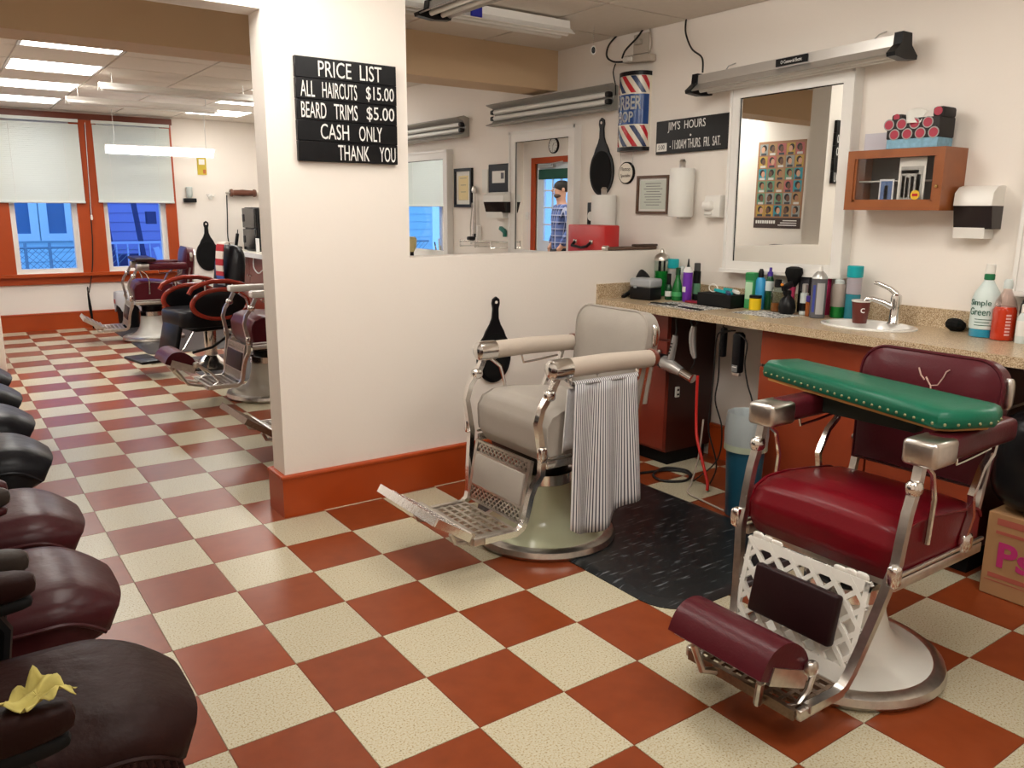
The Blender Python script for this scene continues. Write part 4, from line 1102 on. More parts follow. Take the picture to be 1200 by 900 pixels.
disc(.020, -.002, .001, mat('badge_yellow', (.75, .48, .03), .4), 'badge_face', t); MB().rbox((-.0025, .0, .0), (.001, .026, .012), .0004, 1).build('badge_band', redmetal_m, t)
# tissue box on the cabinet
tb = thing('tissue_box', 'black and red patterned tissue box on top of the wooden cabinet', 'tissue box', (3.085, -.03, 1.702))
tk = mat('tissue_cover_black', (.015, .012, .012), .6); tr = mat('tissue_cover_red', (.40, .03, .06), .5); tg = mat('tissue_ring_grey', (.35, .33, .32), .5)
MB().rbox((0, 0, .085), (.13, .235, .085), .006, 2).build('cover', tk, tb)
MB().rbox((0, 0, .022), (.125, .23, .042), .003, 1).build('base_band', mat('tissue_base_blue', (.22, .42, .55), .6, var=.35, vscale=60), tb)
for zz, off in ((.062, 0), (.105, .5)):
    for k in range(4):
        y = -.095 + (k + off) * .058
        if abs(y) < .11:
            MB().cyl((-.066, y, zz), (-.0655, y, zz), .024, n=18).build('dot_ring', tg, tb); MB().cyl((-.067, y, zz), (-.066, y, zz), .019, n=18).build('dot', tr, tb)
b = MB().rbox((0, -.10, .145), (.11, .05, .045), .012, 2).rbox((0, .085, .135), (.10, .05, .03), .01, 2); b.build('bow', tk, tb)
MB().cyl((-.056, -.10, .148), (-.0545, -.10, .148), .018, n=16).cyl((-.051, .085, .137), (-.0495, .085, .137), .014, n=16).build('bow_dot', tr, tb)
b = MB().grid(lambda u, v: Vector((-.02 - .055 * v + .01 * math.sin(u * 6), -.04 + .10 * u * (1 - .4 * v), .15 - .045 * v * v + .02 * math.sin(u * PI) * (1 - v))), 10, 8, False)
solid(b.build('tissue', paper_m, tb, smooth=80), .002)
# clear plastic sheet behind it
tag(bx('paper_card', mat('pale_lilac_card', (.58, .56, .62), .4), (3.160, 3.166, .10, .275, 1.702, 1.79)), 'pale lilac card leaning on the wall on top of the cabinet', 'card')
# towel dispensers
def dispenser(label, y0, y1, z0, z1, d=.11):
    t = thing('towel_dispenser', label, 'towel dispenser', (XW, (y0 + y1) / 2, z0)); w = (y1 - y0) / 2; h = z1 - z0
    M = Matrix.Translation((0, -w, 0)) @ Matrix(((-1, 0, 0, 0), (0, 0, 1, 0), (0, 1, 0, 0), (0, 0, 0, 1)))
    MB().prism([(0, .04), (d * .8, .04), (d, h * .62), (0, h * .62)], 2 * w, M).build('smoked_cover', mat('smoked_black_plastic', (.016, .010, .010), .12), t, smooth=0)
    MB().prism([(0, h * .62), (d + .004, h * .62), (d, h * .86), (d * .7, h * .97), (d * .4, h), (0, h)], 2 * w, M).build('white_hood', whiteplastic_m, t, smooth=50)
    MB().prism([(.0, 0), (d * .75, 0), (d * .82, .045), (0, .05)], 2 * w * .82, M @ Matrix.Translation((0, 0, 2 * w * .18))).build('white_chute', whiteplastic_m, t, smooth=0)
    return t
dispenser('white and smoked-black towel dispenser on the wall right of the wooden cabinet', -.372, -.215, 1.325, 1.543, .10)
dispenser('white and smoked-black towel dispenser on the wall beside the far mirror', 3.12, 3.39, 1.365, 1.56, .12)
# outlet box with power strip and cords near the ceiling
t = thing('power_strip', 'grey power strip and wall plate under the ceiling above the barber shop sign', 'power strip', (XW, 1.83, 2.33))
MB().rbox((-.028, -.02, .0), (.05, .24, .042), .008, 2, Matrix.Rotation(R(4), 3, 'X')).build('strip_body', mat('beige_plastic', (.50, .44, .37), .5), t)
MB().rbox((-.006, -.01, .09), (.012, .13, .115), .003, 1).build('wall_plate', mat('beige_plastic', (.50, .44, .37), .5), t)
MB().rbox((-.05, .07, .005), (.03, .045, .03), .005, 1).rbox((-.05, .03, .002), (.03, .03, .028), .005, 1).build('plug', whiteplastic_m, t)
MB().rbox((-.02, -.0, .10), (.035, .05, .03), .005, 1).build('wall_plug', mat('beige_plastic', (.50, .44, .37), .5), t)
def cord(label, pts, r, m, n=8, sub=6):
    P = [Vector(p) for p in pts]; out = []
    for i in range(len(P) - 1):
        p0, p1, p2, p3 = P[max(i - 1, 0)], P[i], P[i + 1], P[min(i + 2, len(P) - 1)]
        for k in range(sub):
            s = k / sub
            out.append(.5 * ((2 * p1) + (p2 - p0) * s + (2 * p0 - 5 * p1 + 4 * p2 - p3) * s * s + (3 * p1 - p0 - 3 * p2 + p3) * s ** 3))
    out.append(P[-1]); o0 = P[0]
    o = MB().tube([p - o0 for p in out], r, n).build('electric_cable', m, None, loc=o0, smooth=80)
    return tag(o, label, 'cord')
cordm = mat('black_cord', (.012, .012, .012), .5); cordw = mat('beige_cord', (.42, .36, .30), .5)
cord('black cord looping from the ceiling down to the power strip, left one', [(3.165, 2.03, 2.50), (3.12, 2.055, 2.44), (3.11, 2.06, 2.375), (3.115, 2.0, 2.335), (3.13, 1.90, 2.325)], .006, cordm)
cord('black cord curving from the ceiling to the power strip plug', [(3.165, 1.80, 2.50), (3.135, 1.82, 2.45), (3.12, 1.90, 2.39), (3.12, 1.93, 2.345)], .006, cordm)
cord('beige cord curving from the ceiling behind the wall plate', [(3.17, 1.75, 2.50), (3.15, 1.715, 2.44), (3.15, 1.71, 2.38), (3.15, 1.745, 2.33)], .005, cordw)
cord('thin black cord from the power strip to the far wall light', [(3.15, 2.02, 2.33), (3.15, 2.04, 2.28), (3.155, 2.02, 2.20), (3.14, 2.0, 2.14)], .004, cordm)
cord('black cord from the ceiling to the shop light over the framed mirror', [(3.17, 1.46, 2.50), (3.15, 1.44, 2.42), (3.12, 1.36, 2.32), (3.07, 1.235, 2.25), (3.06, 1.215, 2.17)], .005, cordm)
# pull chain with oval tag
t = thing('pull_chain', 'beaded light pull chain with an oval tag hanging from the ceiling', 'pull chain', (2.86, 1.90, 2.36))
b = MB()
for k in range(12): b.super((0, 0, .03 + k * .0115), (.0035, .0035, .0035), 1, 1, 8, 5)
b.build('beads', oldchrome_m, t)
MB().lathe([(.024, -.002), (.026, 0), (.024, .002)], n=24, sy=.62).build('tag_rim', whiteplastic_m, t, rot=(0, PI / 2, R(54)))
MB().lathe([(.019, -.0032), (.019, .0032)], n=24, sy=.62).build('tag_face', black_m, t, rot=(0, PI / 2, R(54)))

# ================================================================ NEAR COUNTER
TZ = .925; FX = 2.64
ct = thing('countertop', 'speckled tan laminate countertop with backsplash under the framed mirror', 'countertop', (FX, 0, TZ - .04))
SC = (2.93, .03); SA, SB = .155, .195                      # sink cut-out centre and half axes (x, y)
b = MB(); Wd = XW - FX
b.box(0, Wd, .33, 1.56, 0, .04).box(0, Wd, -1.6, -.27, 0, .04)
n = 48; el = []; sq = []
for k in range(n):
    a = 2 * PI * k / n; c_, s_ = math.cos(a), math.sin(a)
    el.append((SC[0] - FX + SA * c_, SC[1] + SB * s_))
    tx = (Wd - (SC[0] - FX)) / c_ if c_ > 1e-6 else ((SC[0] - FX) / -c_ if c_ < -1e-6 else 1e9)
    ty = (.33 - SC[1]) / s_ if s_ > 1e-6 else ((-.27 - SC[1]) / s_ if s_ < -1e-6 else 1e9)
    r_ = min(tx, ty); sq.append((SC[0] - FX + r_ * c_, SC[1] + r_ * s_))
for z in (.04,):
    E_ = [b.bm.verts.new((x, y, z)) for x, y in el]; Q = [b.bm.verts.new((x, y, z)) for x, y in sq]
    for i in range(n): b.bm.faces.new((E_[i], E_[(i + 1) % n], Q[(i + 1) % n], Q[i]))
E0 = [b.bm.verts.new((x, y, .0)) for x, y in el]; Q0 = [b.bm.verts.new((x, y, 0)) for x, y in sq]
for i in range(n):
    j = (i + 1) % n
    b.bm.faces.new((E0[i], E0[j], E_[j], E_[i])); b.bm.faces.new((E0[i], Q0[i], Q0[j], E0[j])); b.bm.faces.new((Q0[i], Q[i], Q[j], Q0[j]))
# corners of the square left by the radial fan
for cx in (0, Wd):
    for cy in (.33, -.27):
        near = sorted(range(n), key=lambda i: (sq[i][0] - cx) ** 2 + (sq[i][1] - cy) ** 2)[:2]
        p, q = sorted(near); v = [b.bm.verts.new((sq[p][0], sq[p][1], .04)), b.bm.verts.new((cx, cy, .04)), b.bm.verts.new((sq[q][0], sq[q][1], .04))]
        b.bm.faces.new(v)
b.box(-.001, .0, -.27, .33, 0, .04)
b.build('counter_slab', speckle_m, ct, smooth=0)
bx('backsplash', speckle_m, (Wd - .02, Wd, -1.6, 1.56, .04, .125), ct)
bx('side_splash', speckle_m, (.0, Wd - .02, 1.54, 1.56, .04, .125), ct)
sk = thing('sink', 'oval white sink set into the speckled countertop', 'sink', (SC[0], SC[1], TZ))
MB().lathe([(1.10, .001), (1.10, .006), (1.0, .010), (.93, .004), (.86, -.03), (.70, -.09), (.4, -.125), (.06, -.13)], n=48, sx=SA, sy=SB, cap=False).build('basin', mat('white_porcelain', (.85, .84, .80), .15, coat=.5), sk)
MB().lathe([(.025, -.129), (.022, -.127)], n=20).build('drain', chrome_m, sk)
fc = thing('faucet', 'chrome single-lever faucet behind the sink', 'faucet', (3.075, -.01, TZ), R(-58))
MB().lathe([(.030, 0), (.032, .006), (.024, .015), (.022, .08), (.024, .12), (.022, .135), (.010, .145)], n=24).build('faucet_body', chrome_m, fc)
MB().tube([(0, 0, .075), (-.05, 0, .10), (-.10, 0, .115), (-.125, 0, .112), (-.132, 0, .10)], [.017, .014, .012, .012, .011], 12).build('spout', chrome_m, fc)
MB().tube([(.0, 0, .14), (-.03, 0, .165), (-.085, 0, .188), (-.10, 0, .19)], [.014, .011, .009, .007], 10).build('lever', chrome_m, fc)

# cabinets under the counter
lc = thing('base_cabinet', 'dark red base cabinet under the left end of the countertop', 'cabinet', (2.77, 1.33, 0))
bx('carcass', mahog_m, (0.02, .39, -.23, .205, .08, .88), lc); bx('toe_kick', blackm_m, (.05, .36, -.22, .2, 0, .08), lc)
bx('side_panel', mat('dark_mahogany_side', (.045, .010, .007), .35), (.02, .39, -.232, -.23, .08, .88), lc)  # thin sheet: shade on the cabinet side put into a darker mahogany
dd = bx('cabinet_door', mahog_m, (0, .02, -.225, .20, .1, .72), lc); bx('drawer_front', mahog_m, (0, .02, -.225, .20, .735, .87), lc)
MB().super((-.012, -.18, .66), (.012, .014, .014), .8, .8, 12, 8).build('knob', oldchrome_m, dd)
vc = thing('vanity_cabinet', 'red-brown laminate vanity cabinet under the sink', 'cabinet', (2.70, -.16, 0))
vm = mat('orange_red_laminate', (.27, .045, .016), .28, var=.22, vscale=6)
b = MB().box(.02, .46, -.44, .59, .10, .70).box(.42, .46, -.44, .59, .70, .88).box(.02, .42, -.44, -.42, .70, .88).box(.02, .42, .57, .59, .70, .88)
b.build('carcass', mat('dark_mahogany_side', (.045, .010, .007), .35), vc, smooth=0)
bx('toe_kick', blackm_m, (.08, .44, -.43, .58, 0, .10), vc)  # black stands in for the deep shade under the vanity
bx('drawer_front', vm, (0, .02, .01, .585, .715, .875), vc); bx('drawer_front', vm, (0, .02, -.435, .0, .715, .875), vc)
for y0, y1, ky in ((.01, .585, .05), (-.435, 0, -.05)):
    d_ = bx('cabinet_door', vm, (0, .02, y0, y1, .11, .70), vc)
    MB().cyl((0, ky, .48), (-.018, ky, .48), .007, n=10).super((-.024, ky, .48), (.010, .013, .013), .9, .9, 12, 8).build('knob', oldchrome_m, d_)

# ================================================================ ITEMS ON THE COUNTER
def lathe_thing(name, label, cat, x, y, parts, z=TZ, group='bottles and jars on the counter', rotz=0, sy=1.0):
    t = thing(name, label, cat, (x, y, z + .0005), rotz, group)
    for nm, m, prof in parts:
        MB().lathe(prof, n=24, sy=sy).build(nm, m, t)
    return t
def cyl_prof(r, z0, z1, e=.003): return [(r - e, z0), (r, z0 + e), (r, z1 - e), (r - e, z1)]
P_ = lambda n, c, r=.35, **k: mat(n, c, r, **k)
def clear_body(n, c): return glass_mat(n, c)
teal = P_('teal_plastic', (.0, .36, .40)); purple = P_('purple_plastic', (.16, .03, .40)); dgreen = P_('dark_green_plastic', (.006, .06, .02), .2)
green = P_('green_bottle', (.01, .16, .03), .2); grnbox = P_('green_box_card', (.06, .36, .12), .6); yellow = P_('yellow_plastic', (.75, .52, .01)); blue = P_('sky_blue_plastic', (.04, .32, .62))
amber = P_('amber_liquid', (.28, .08, .02), .1); magenta = P_('magenta_box', (.45, .015, .10), .5); vio = P_('violet_cap', (.06, .03, .28)); gliq = P_('green_liquid', (.01, .20, .03), .08)
bliq = P_('blue_liquid', (.03, .33, .55), .08); rliq = P_('red_orange_liquid', (.55, .05, .015), .1); silver = P_('silver_can', (.55, .55, .53), .3, metal=.6); labw = P_('white_label', (.75, .74, .71), .6)
frost = P_('frosted_plastic', (.60, .66, .64), .4); tealb = P_('teal_blue_can', (.03, .22, .28), .25)
# left group
cc = thing('clipper_case', 'small grey-lidded black clipper case at the left end of the counter', 'case', (2.865, 1.385, TZ), R(8))
MB().rbox((0, 0, .037), (.11, .15, .072), .008, 2).build('case_base', black_m, cc); MB().rbox((0, 0, .097), (.118, .155, .052), .014, 3).build('case_lid', P_('grey_lid', (.36, .38, .40)), cc)
MB().rbox((-.061, .03, .072), (.008, .02, .012), .002, 1).build('latch', P_('grey_lid', (.36, .38, .40)), cc)
bj = lathe_thing('disinfectant_jar', 'glass disinfectant jar with green liquid and a chrome lid', 'jar', 3.08, 1.475, [
    ('liquid', gliq, [(.001, .004), (.040, .004), (.040, .15), (.001, .15)]), ('glass_body', clear_body('jar_glass', (.85, .93, .9)), [(.044, .001), (.044, .215)]),
    ('lid', oldchrome_m, [(.047, .212), (.047, .225), (.035, .245), (.012, .258), (.010, .275), (.004, .282)])])
MB().box(-.006, .006, .01, .022, .03, .24).box(.005, .011, -.02, -.01, .03, .23).build('comb', black_m, bj, smooth=0)
lathe_thing('spray_can', 'tall can with a square teal cap in the left group on the counter', 'can', 3.10, 1.40, [('can_body', silver, cyl_prof(.030, 0, .17)), ('cap', teal, cyl_prof(.033, .17, .225))])
lathe_thing('bottle', 'small dark green bottle with black cap in the left group', 'bottle', 2.965, 1.30, [('bottle_body', dgreen, [(.018, 0), (.020, .004), (.020, .07), (.012, .09)]), ('label_band', labw, [(.0205, .02), (.0205, .05)]), ('cap', black_m, [(.013, .085), (.013, .148), (.010, .15)])])
lathe_thing('bottle', 'green long-necked bottle in the left group', 'bottle', 2.98, 1.245, [('bottle_body', green, [(.030, 0), (.033, .006), (.031, .06), (.022, .10), (.014, .125), (.012, .15)]), ('cap', dgreen, [(.014, .145), (.014, .185), (.011, .187)]), ('label_band', grnbox, [(.0335, .025), (.0335, .05)])])
lathe_thing('bottle', 'slim silver bottle behind the green one', 'bottle', 3.12, 1.345, [('bottle_body', silver, cyl_prof(.016, 0, .145)), ('cap', frost, cyl_prof(.015, .145, .185))])
pb = lathe_thing('bottle', 'purple bottle with white shoulder and black nozzle', 'bottle', 2.985, 1.175, [('bottle_body', purple, [(.024, 0), (.026, .004), (.028, .10), (.027, .165)]), ('shoulder', labw, [(.027, .165), (.024, .18), (.015, .195)]), ('nozzle', black_m, [(.010, .193), (.006, .21), (.003, .24)])])
bx('label', labw, (-.0285, -.0265, -.012, .012, .055, .085), pb)
lathe_thing('spray_can', 'slim black spray can with green print in the left group', 'can', 3.06, 1.175, [('can_body', black_m, cyl_prof(.022, 0, .17)), ('print_band', P_('pale_green_print', (.12, .30, .18)), [(.0225, .04), (.0225, .10)]), ('cap', P_('dark_grey_plastic', (.05, .05, .05)), cyl_prof(.018, .17, .215))])
hm = thing('hand_mirror', 'black hand mirror leaning in the counter corner behind the clipper case', 'hand mirror', (2.955, 1.50, TZ))
MB().super((0, .0, .10), (.012, .06, .05), .6, 1, rot=Matrix.Rotation(R(35), 3, 'X')).tube([(-.01, .03, .09), (-.08, .02, .03), (-.15, .01, .006)], [.018, .014, .012], 10).build('paddle_body', black_m, hm)
tag(MB().rbox((0, 0, .006), (.05, .10, .012), .003, 1).build('comb_case', P_('dark_red_plastic', (.25, .01, .03)), None, loc=(2.965, 1.10, TZ)), 'flat dark red comb case beside the purple bottle', 'comb case')
bb_ = thing('tool_tray', 'open black tray holding clipper guards on the counter', 'tray', (2.97, .915, TZ))
b = MB().box(-.06, .06, -.115, .115, 0, .006).box(-.06, -.054, -.115, .115, 0, .07).box(.054, .06, -.115, .115, 0, .07).box(-.054, .054, -.115, -.109, 0, .07).box(-.054, .054, .109, .115, 0, .07); b.build('tray_body', black_m, bb_, smooth=0)
MB().rbox((0, 0, .055), (.10, .21, .03), .008, 1).build('tray_filling', blackm_m, bb_)
for k, (y, x, c, a) in enumerate(((-.06, -.02, teal, 20), (-.09, .01, labw, -25), (-.03, .02, teal, 50), (-.075, -.035, P_('navy_plastic', (.02, .04, .12)), -40), (.0, -.02, teal, 10))):
    o = MB().rbox((0, 0, 0), (.022, .055, .016), .003, 1).build('clipper_guard', c, None, loc=(2.97 + x, .915 + y, TZ + .079 + .006 * (k % 3)), rot=(R(8), R(6), R(a)))
    tag(o, ['teal clipper guard at the front of the black tray', 'white clipper guard in the black tray', 'teal clipper guard at the back of the black tray', 'navy clipper guard in the black tray', 'teal clipper guard at the left of the black tray'][k], 'clipper guard', 'clipper guards in the tray')
tag(MB().tube([(0, .03 * math.cos(2 * PI * k / 20), .02 * math.sin(2 * PI * k / 20)) for k in range(20)], .003, 6, closed=True).build('cord_loop', whiteplastic_m, None, loc=(2.96, .965, TZ + .095)), 'small white cord loop on the black tray', 'cord')
# printed paper mats with combs
newsm = ramp_noise_mat('printed_paper', [(.42, (.03, .03, .03)), (.5, (.45, .44, .42)), (.56, (.72, .71, .67))], 90, .7, 3)
tag(bx('printed_sheet', newsm, (2.70, 2.90, .83, 1.20, TZ, TZ + .002)), 'black and white printed sheet in front of the black tray', 'paper')
tag(bx('printed_sheet', newsm, (2.80, 2.99, .42, .70, TZ, TZ + .002)), 'black and white printed sheet under the middle bottles', 'paper')
def comb(label, x, y, a):
    t = thing('comb', label, 'comb', (x, y, TZ + .002), R(a), 'combs on the counter')
    MB().rbox((0, 0, .003), (.012, .17, .005), .001, 1).build('spine', black_m, t)
    b = MB()
    for k in range(28): b.box(.005, .026, -.08 + k * .006, -.077 + k * .006, .001, .005)
    b.build('teeth', black_m, t, smooth=0)
comb('black comb lying at the left of the printed sheet', 2.75, 1.13, 8); comb('black comb lying at the front of the printed sheet', 2.72, .91, -4)
# middle group
gb = thing('green_box', 'tall green and white cardboard box among the bottles', 'box', (3.03, .765, TZ), R(0), 'bottles and jars on the counter')
MB().rbox((0, 0, .095), (.045, .052, .19), .002, 1).build('carton', grnbox, gb); bx('label', P_('pale_green_label', (.45, .66, .45), .6), (-.0235, -.0225, -.022, .022, .05, .14), gb); bx('dark_band', P_('dark_green_band', (.01, .18, .05), .6), (-.0236, -.0226, -.026, .026, .15, .185), gb)
lathe_thing('jar', 'yellow jar with black lid in the middle group', 'jar', 2.985, .70, [('jar_body', yellow, cyl_prof(.031, 0, .062)), ('lid', black_m, cyl_prof(.032, .062, .078))])
lathe_thing('bottle', 'sky blue bottle with black flip cap behind the yellow jar', 'bottle', 3.05, .725, [('bottle_body', blue, [(.023, 0), (.026, .005), (.026, .15), (.018, .165)]), ('cap', black_m, [(.014, .163), (.014, .195), (.008, .21)])])
lathe_thing('bottle', 'clear green bottle with violet pump cap', 'bottle', 3.06, .675, [('bottle_body', dgreen, [(.020, 0), (.021, .004), (.021, .15), (.014, .175)]), ('label_band', frost, [(.0215, .10), (.0215, .15)]), ('cap', vio, [(.014, .172), (.014, .195), (.008, .20), (.007, .22)])])
lathe_thing('jar', 'square-shouldered glass jar with amber liquid', 'jar', 3.03, .60, [('liquid', amber, [(.001, .003), (.029, .003), (.029, .045), (.001, .045)]), ('glass_body', clear_body('jar_glass', (.85, .93, .9)), [(.033, 0), (.033, .11), (.026, .125)]), ('cap', black_m, cyl_prof(.018, .125, .165))])
sb = lathe_thing('spray_bottle', 'round black spray bottle in the middle of the counter', 'spray bottle', 2.985, .505, [('bottle_body', black_m, [(.030, 0), (.040, .01), (.043, .035), (.036, .07), (.018, .09), (.014, .10)]), ('collar', black_m, cyl_prof(.017, .098, .12))])
MB().rbox((-.01, 0, .14), (.075, .022, .03), .006, 2, Matrix.Rotation(R(-18), 3, 'Y')).tube([(-.03, 0, .13), (-.035, 0, .11), (-.025, 0, .095)], .006, 6).build('trigger_head', black_m, sb)
MB().rbox((-.052, 0, .150), (.012, .014, .014), .003, 1).build('orange_nozzle', P_('orange_plastic', (.7, .22, .01)), sb)
lathe_thing('dusting_brush', 'black neck-dusting brush standing behind the black spray bottle', 'brush', 3.07, .54, [('handle', P_('pink_red_handle', (.40, .03, .09)), [(.016, 0), (.018, .02), (.012, .08), (.016, .13)]), ('bristles', blackm_m, [(.014, .13), (.03, .16), (.045, .20), (.04, .225), (.02, .232)])], sy=1.0)
lathe_thing('bottle', 'slim clear bottle with silver cap in the middle group', 'bottle', 3.03, .44, [('glass_body', frost, cyl_prof(.020, 0, .11)), ('cap', silver, cyl_prof(.014, .11, .155)), ('label_band', black_m, [(.0205, .02), (.0205, .06)])])
lathe_thing('bottle', 'short amber bottle with violet cap next to the tall spray can', 'bottle', 3.01, .395, [('bottle_body', amber, cyl_prof(.018, 0, .07)), ('cap', vio, cyl_prof(.017, .07, .10))])
o = thing('product_box', 'black product box standing against the backsplash', 'box', (3.125, .50, TZ), 0); MB().rbox((0, 0, .11), (.03, .075, .22), .002, 1).build('carton', black_m, o); MB().rbox((-.0158, 0, .15), (.001, .05, .08), .0003, 1).build('face_print', P_('dark_grey_print', (.06, .06, .07)), o)
o = thing('product_box', 'magenta product box standing behind the tall spray can', 'box', (3.125, .405, TZ), 0); MB().rbox((0, 0, .12), (.03, .075, .24), .002, 1).build('carton', magenta, o); bx('face_print', labw, (-.016, -.0152, -.02, .01, .15, .19), o)
ca = lathe_thing('spray_can', 'tall grey and black labelled spray can with white nozzle', 'can', 2.99, .335, [('can_body', P_('grey_can', (.10, .10, .11), .3), cyl_prof(.036, 0, .19)), ('dome', silver, [(.037, .19), (.036, .197), (.026, .215), (.014, .225)]), ('nozzle', whiteplastic_m, [(.010, .224), (.010, .243), (.006, .248)])])
MB().grid(lambda u, v: Vector((.0367 * math.cos(R(200 + 60 * u)), .0367 * math.sin(R(200 + 60 * u)), .02 + .15 * v)), 8, 1, False).build('pale_label', P_('grey_label', (.42, .42, .42), .5), ca)
MB().grid(lambda u, v: Vector((.0368 * math.cos(R(168 + 22 * u)), .0368 * math.sin(R(168 + 22 * u)), .03 + .13 * v)), 6, 1, False).build('blue_strip', P_('label_blue', (.04, .06, .30), .5), ca)
lathe_thing('bottle', 'frosted bottle with green liquid at the bottom', 'bottle', 3.08, .285, [('liquid', gliq, [(.001, .002), (.034, .002), (.034, .055), (.001, .055)]), ('bottle_body', P_('frosted_brown_plastic', (.34, .29, .25), .3), [(.0345, .055), (.035, .06), (.035, .15), (.028, .165)]), ('base_wall', clear_body('jar_glass', (.85, .93, .9)), [(.0352, 0), (.0352, .056)]), ('cap', frost, [(.022, .163), (.022, .18), (.016, .185)])])
lathe_thing('spray_can', 'tall clear blue can with a big teal cap beside the paper cup', 'can', 3.09, .215, [('can_body', tealb, cyl_prof(.034, 0, .12)), ('upper_body', P_('lilac_grey_can', (.42, .38, .42), .3), cyl_prof(.034, .12, .20)), ('cap', teal, cyl_prof(.037, .20, .255))])
cu_ = lathe_thing('paper_cup', 'brown paper coffee cup with white rim beside the faucet', 'cup', 3.00, .115, [('cup_body', P_('brown_cup', (.13, .025, .018), .5), [(.030, 0), (.031, .002), (.040, .10)]), ('rim', paper_m, [(.040, .098), (.0425, .10), (.0425, .106), (.038, .106), (.036, .09)])], group=None)
text('c', .018, .022, letter_m, cu_, (0, 0, .05), bend=(.0365, R(212)))
tag(MB().super((0, 0, .028), (.045, .04, .028), .9, .8, 10, 6, Matrix.Rotation(R(20), 3, 'Y')).build('cloth_scrap', blackm_m, None, loc=(3.11, -.27, TZ), smooth=0), 'crumpled black cloth on the counter against the backsplash', 'cloth')
sg = lathe_thing('spray_bottle', 'tall clear cleaner bottle with blue liquid and green-banded white cap', 'spray bottle', 3.055, -.41, [('liquid', bliq, [(.001, .002), (.052, .002), (.052, .034), (.001, .034)]), ('bottle_body', P_('frosted_bottle', (.62, .72, .70), .35), [(.053, .034), (.055, .036), (.055, .15), (.046, .185), (.028, .215), (.018, .235)]), ('base_wall', clear_body('jar_glass', (.85, .93, .9)), [(.0545, 0), (.0545, .035)]), ('green_band', P_('band_green', (.01, .16, .06)), cyl_prof(.020, .235, .26)), ('cap', whiteplastic_m, cyl_prof(.019, .26, .30))])
dk = P_('dark_green_print', (.01, .10, .06), .5)
text('Simple', .085, .032, dk, sg, (0, 0, .125), bend=(.0555, R(136))); text('Green', .085, .030, dk, sg, (0, 0, .092), bend=(.0555, R(136)))
MB().grid(lambda u, v: Vector((.0556 * math.cos(R(165 + 70 * u)), .0556 * math.sin(R(165 + 70 * u)), .05 + .003 * v)), 8, 1, False).grid(lambda u, v: Vector((.0556 * math.cos(R(165 + 60 * u)), .0556 * math.sin(R(165 + 60 * u)), .062 + .003 * v)), 8, 1, False).grid(lambda u, v: Vector((.0556 * math.cos(R(165 + 66 * u)), .0556 * math.sin(R(165 + 66 * u)), .074 + .003 * v)), 8, 1, False).build('small_print', dk, sg)
rb = lathe_thing('spray_bottle', 'clear spray bottle of red-orange liquid with red lettering', 'spray bottle', 3.03, -.497, [('liquid', rliq, [(.001, .002), (.043, .002), (.043, .12), (.036, .135), (.001, .135)]), ('bottle_body', clear_body('pink_glass', (.95, .85, .82)), [(.045, 0), (.045, .125), (.036, .16), (.018, .195), (.014, .21)]), ('cap', frost, [(.017, .208), (.017, .235), (.012, .245)])])
b = MB()
for k in range(7): b.grid(lambda u, v: Vector((.0455 * math.cos(R(212 + 24 * u)), .0455 * math.sin(R(212 + 24 * u)), .022 + k * .013 + .007 * v)), 4, 1, False)
b.build('label_print', P_('pink_print', (.75, .40, .36), .5), rb)
o = thing('brush_bag', 'round black leather pouch behind the red bottle at the right edge', 'pouch', (3.10, -.64, TZ)); MB().super((0, 0, .115), (.05, .115, .115), .9, .8).build('pouch_body', black_l, o); MB().tube([(-.03, -.08, .19), (-.02, 0, .245), (-.03, .08, .19)], .006, 8).build('strap', black_m, o)
lathe_thing('bottle', 'small white bottle at the right edge of the counter', 'bottle', 3.0, -.585, [('bottle_body', frost, [(.024, 0), (.025, .004), (.025, .10), (.015, .12)]), ('cap', whiteplastic_m, cyl_prof(.014, .12, .155)), ('label_band', labw, [(.0255, .03), (.0255, .09)])])

# ================================================================ HANGING UNDER THE COUNTER
hd = thing('hair_dryer', 'silver and black hair dryer hanging under the counter edge', 'hair dryer', (2.72, 1.0, .86))
MB().tube([(0, .0, -.085), (0, .005, -.12), (0, .02, -.20), (0, .035, -.245)], [.014, .018, .019, .021], 12).build('handle', P_('silver_plastic', (.52, .51, .50), .25, metal=.7), hd)
MB().tube([(0, .10, -.235), (0, .06, -.245), (0, .0, -.262), (0, -.06, -.278)], [.034, .042, .034, .026], 16).build('barrel', P_('silver_plastic', (.52, .51, .50), .25, metal=.7), hd)
MB().tube([(0, .125, -.228), (0, .10, -.235), (0, .075, -.241)], [.030, .038, .043], 16).build('rear_grille', black_m, hd)
MB().tube([(0, -.062, -.278), (0, -.14, -.30)], [.024, .026], 16).build('nozzle', chrome_m, hd)
b = MB(); [b.rbox((-.019, .008 + k * .005, -.13 - k * .018), (.006, .014, .007), .001, 1) for k in range(4)]; b.build('button', black_m, hd)
MB().tube([(0, -.0, -.085), (.004, -.004, -.06), (0, .0, .0)], .006, 6).build('hang_loop', cordm, hd)
hc = thing('hair_clipper', 'silver hair clipper hanging by its loop next to the hair dryer', 'hair clipper', (2.72, .868, .86))
MB().tube([(0, .005, -.02), (0, .012, -.06), (0, .010, -.11), (0, -.0, -.16), (0, -.012, -.19)], [.014, .019, .019, .016, .010], 12).build('clipper_body', P_('silver_plastic', (.52, .51, .50), .25, metal=.7), hc)
MB().tube([(0, .01, -.02), (0, .03, -.0), (0, .01, .02), (0, -.02, .0), (0, .0, -.02)], .005, 6).tube([(0, -.012, -.19), (0, -.01, -.22), (0, .01, -.25)], .004, 6).build('clipper_cord', cordm, hc)
hk = thing('hair_clipper', 'black hair clipper with white printed end hanging under the counter', 'hair clipper', (2.72, .575, .86))
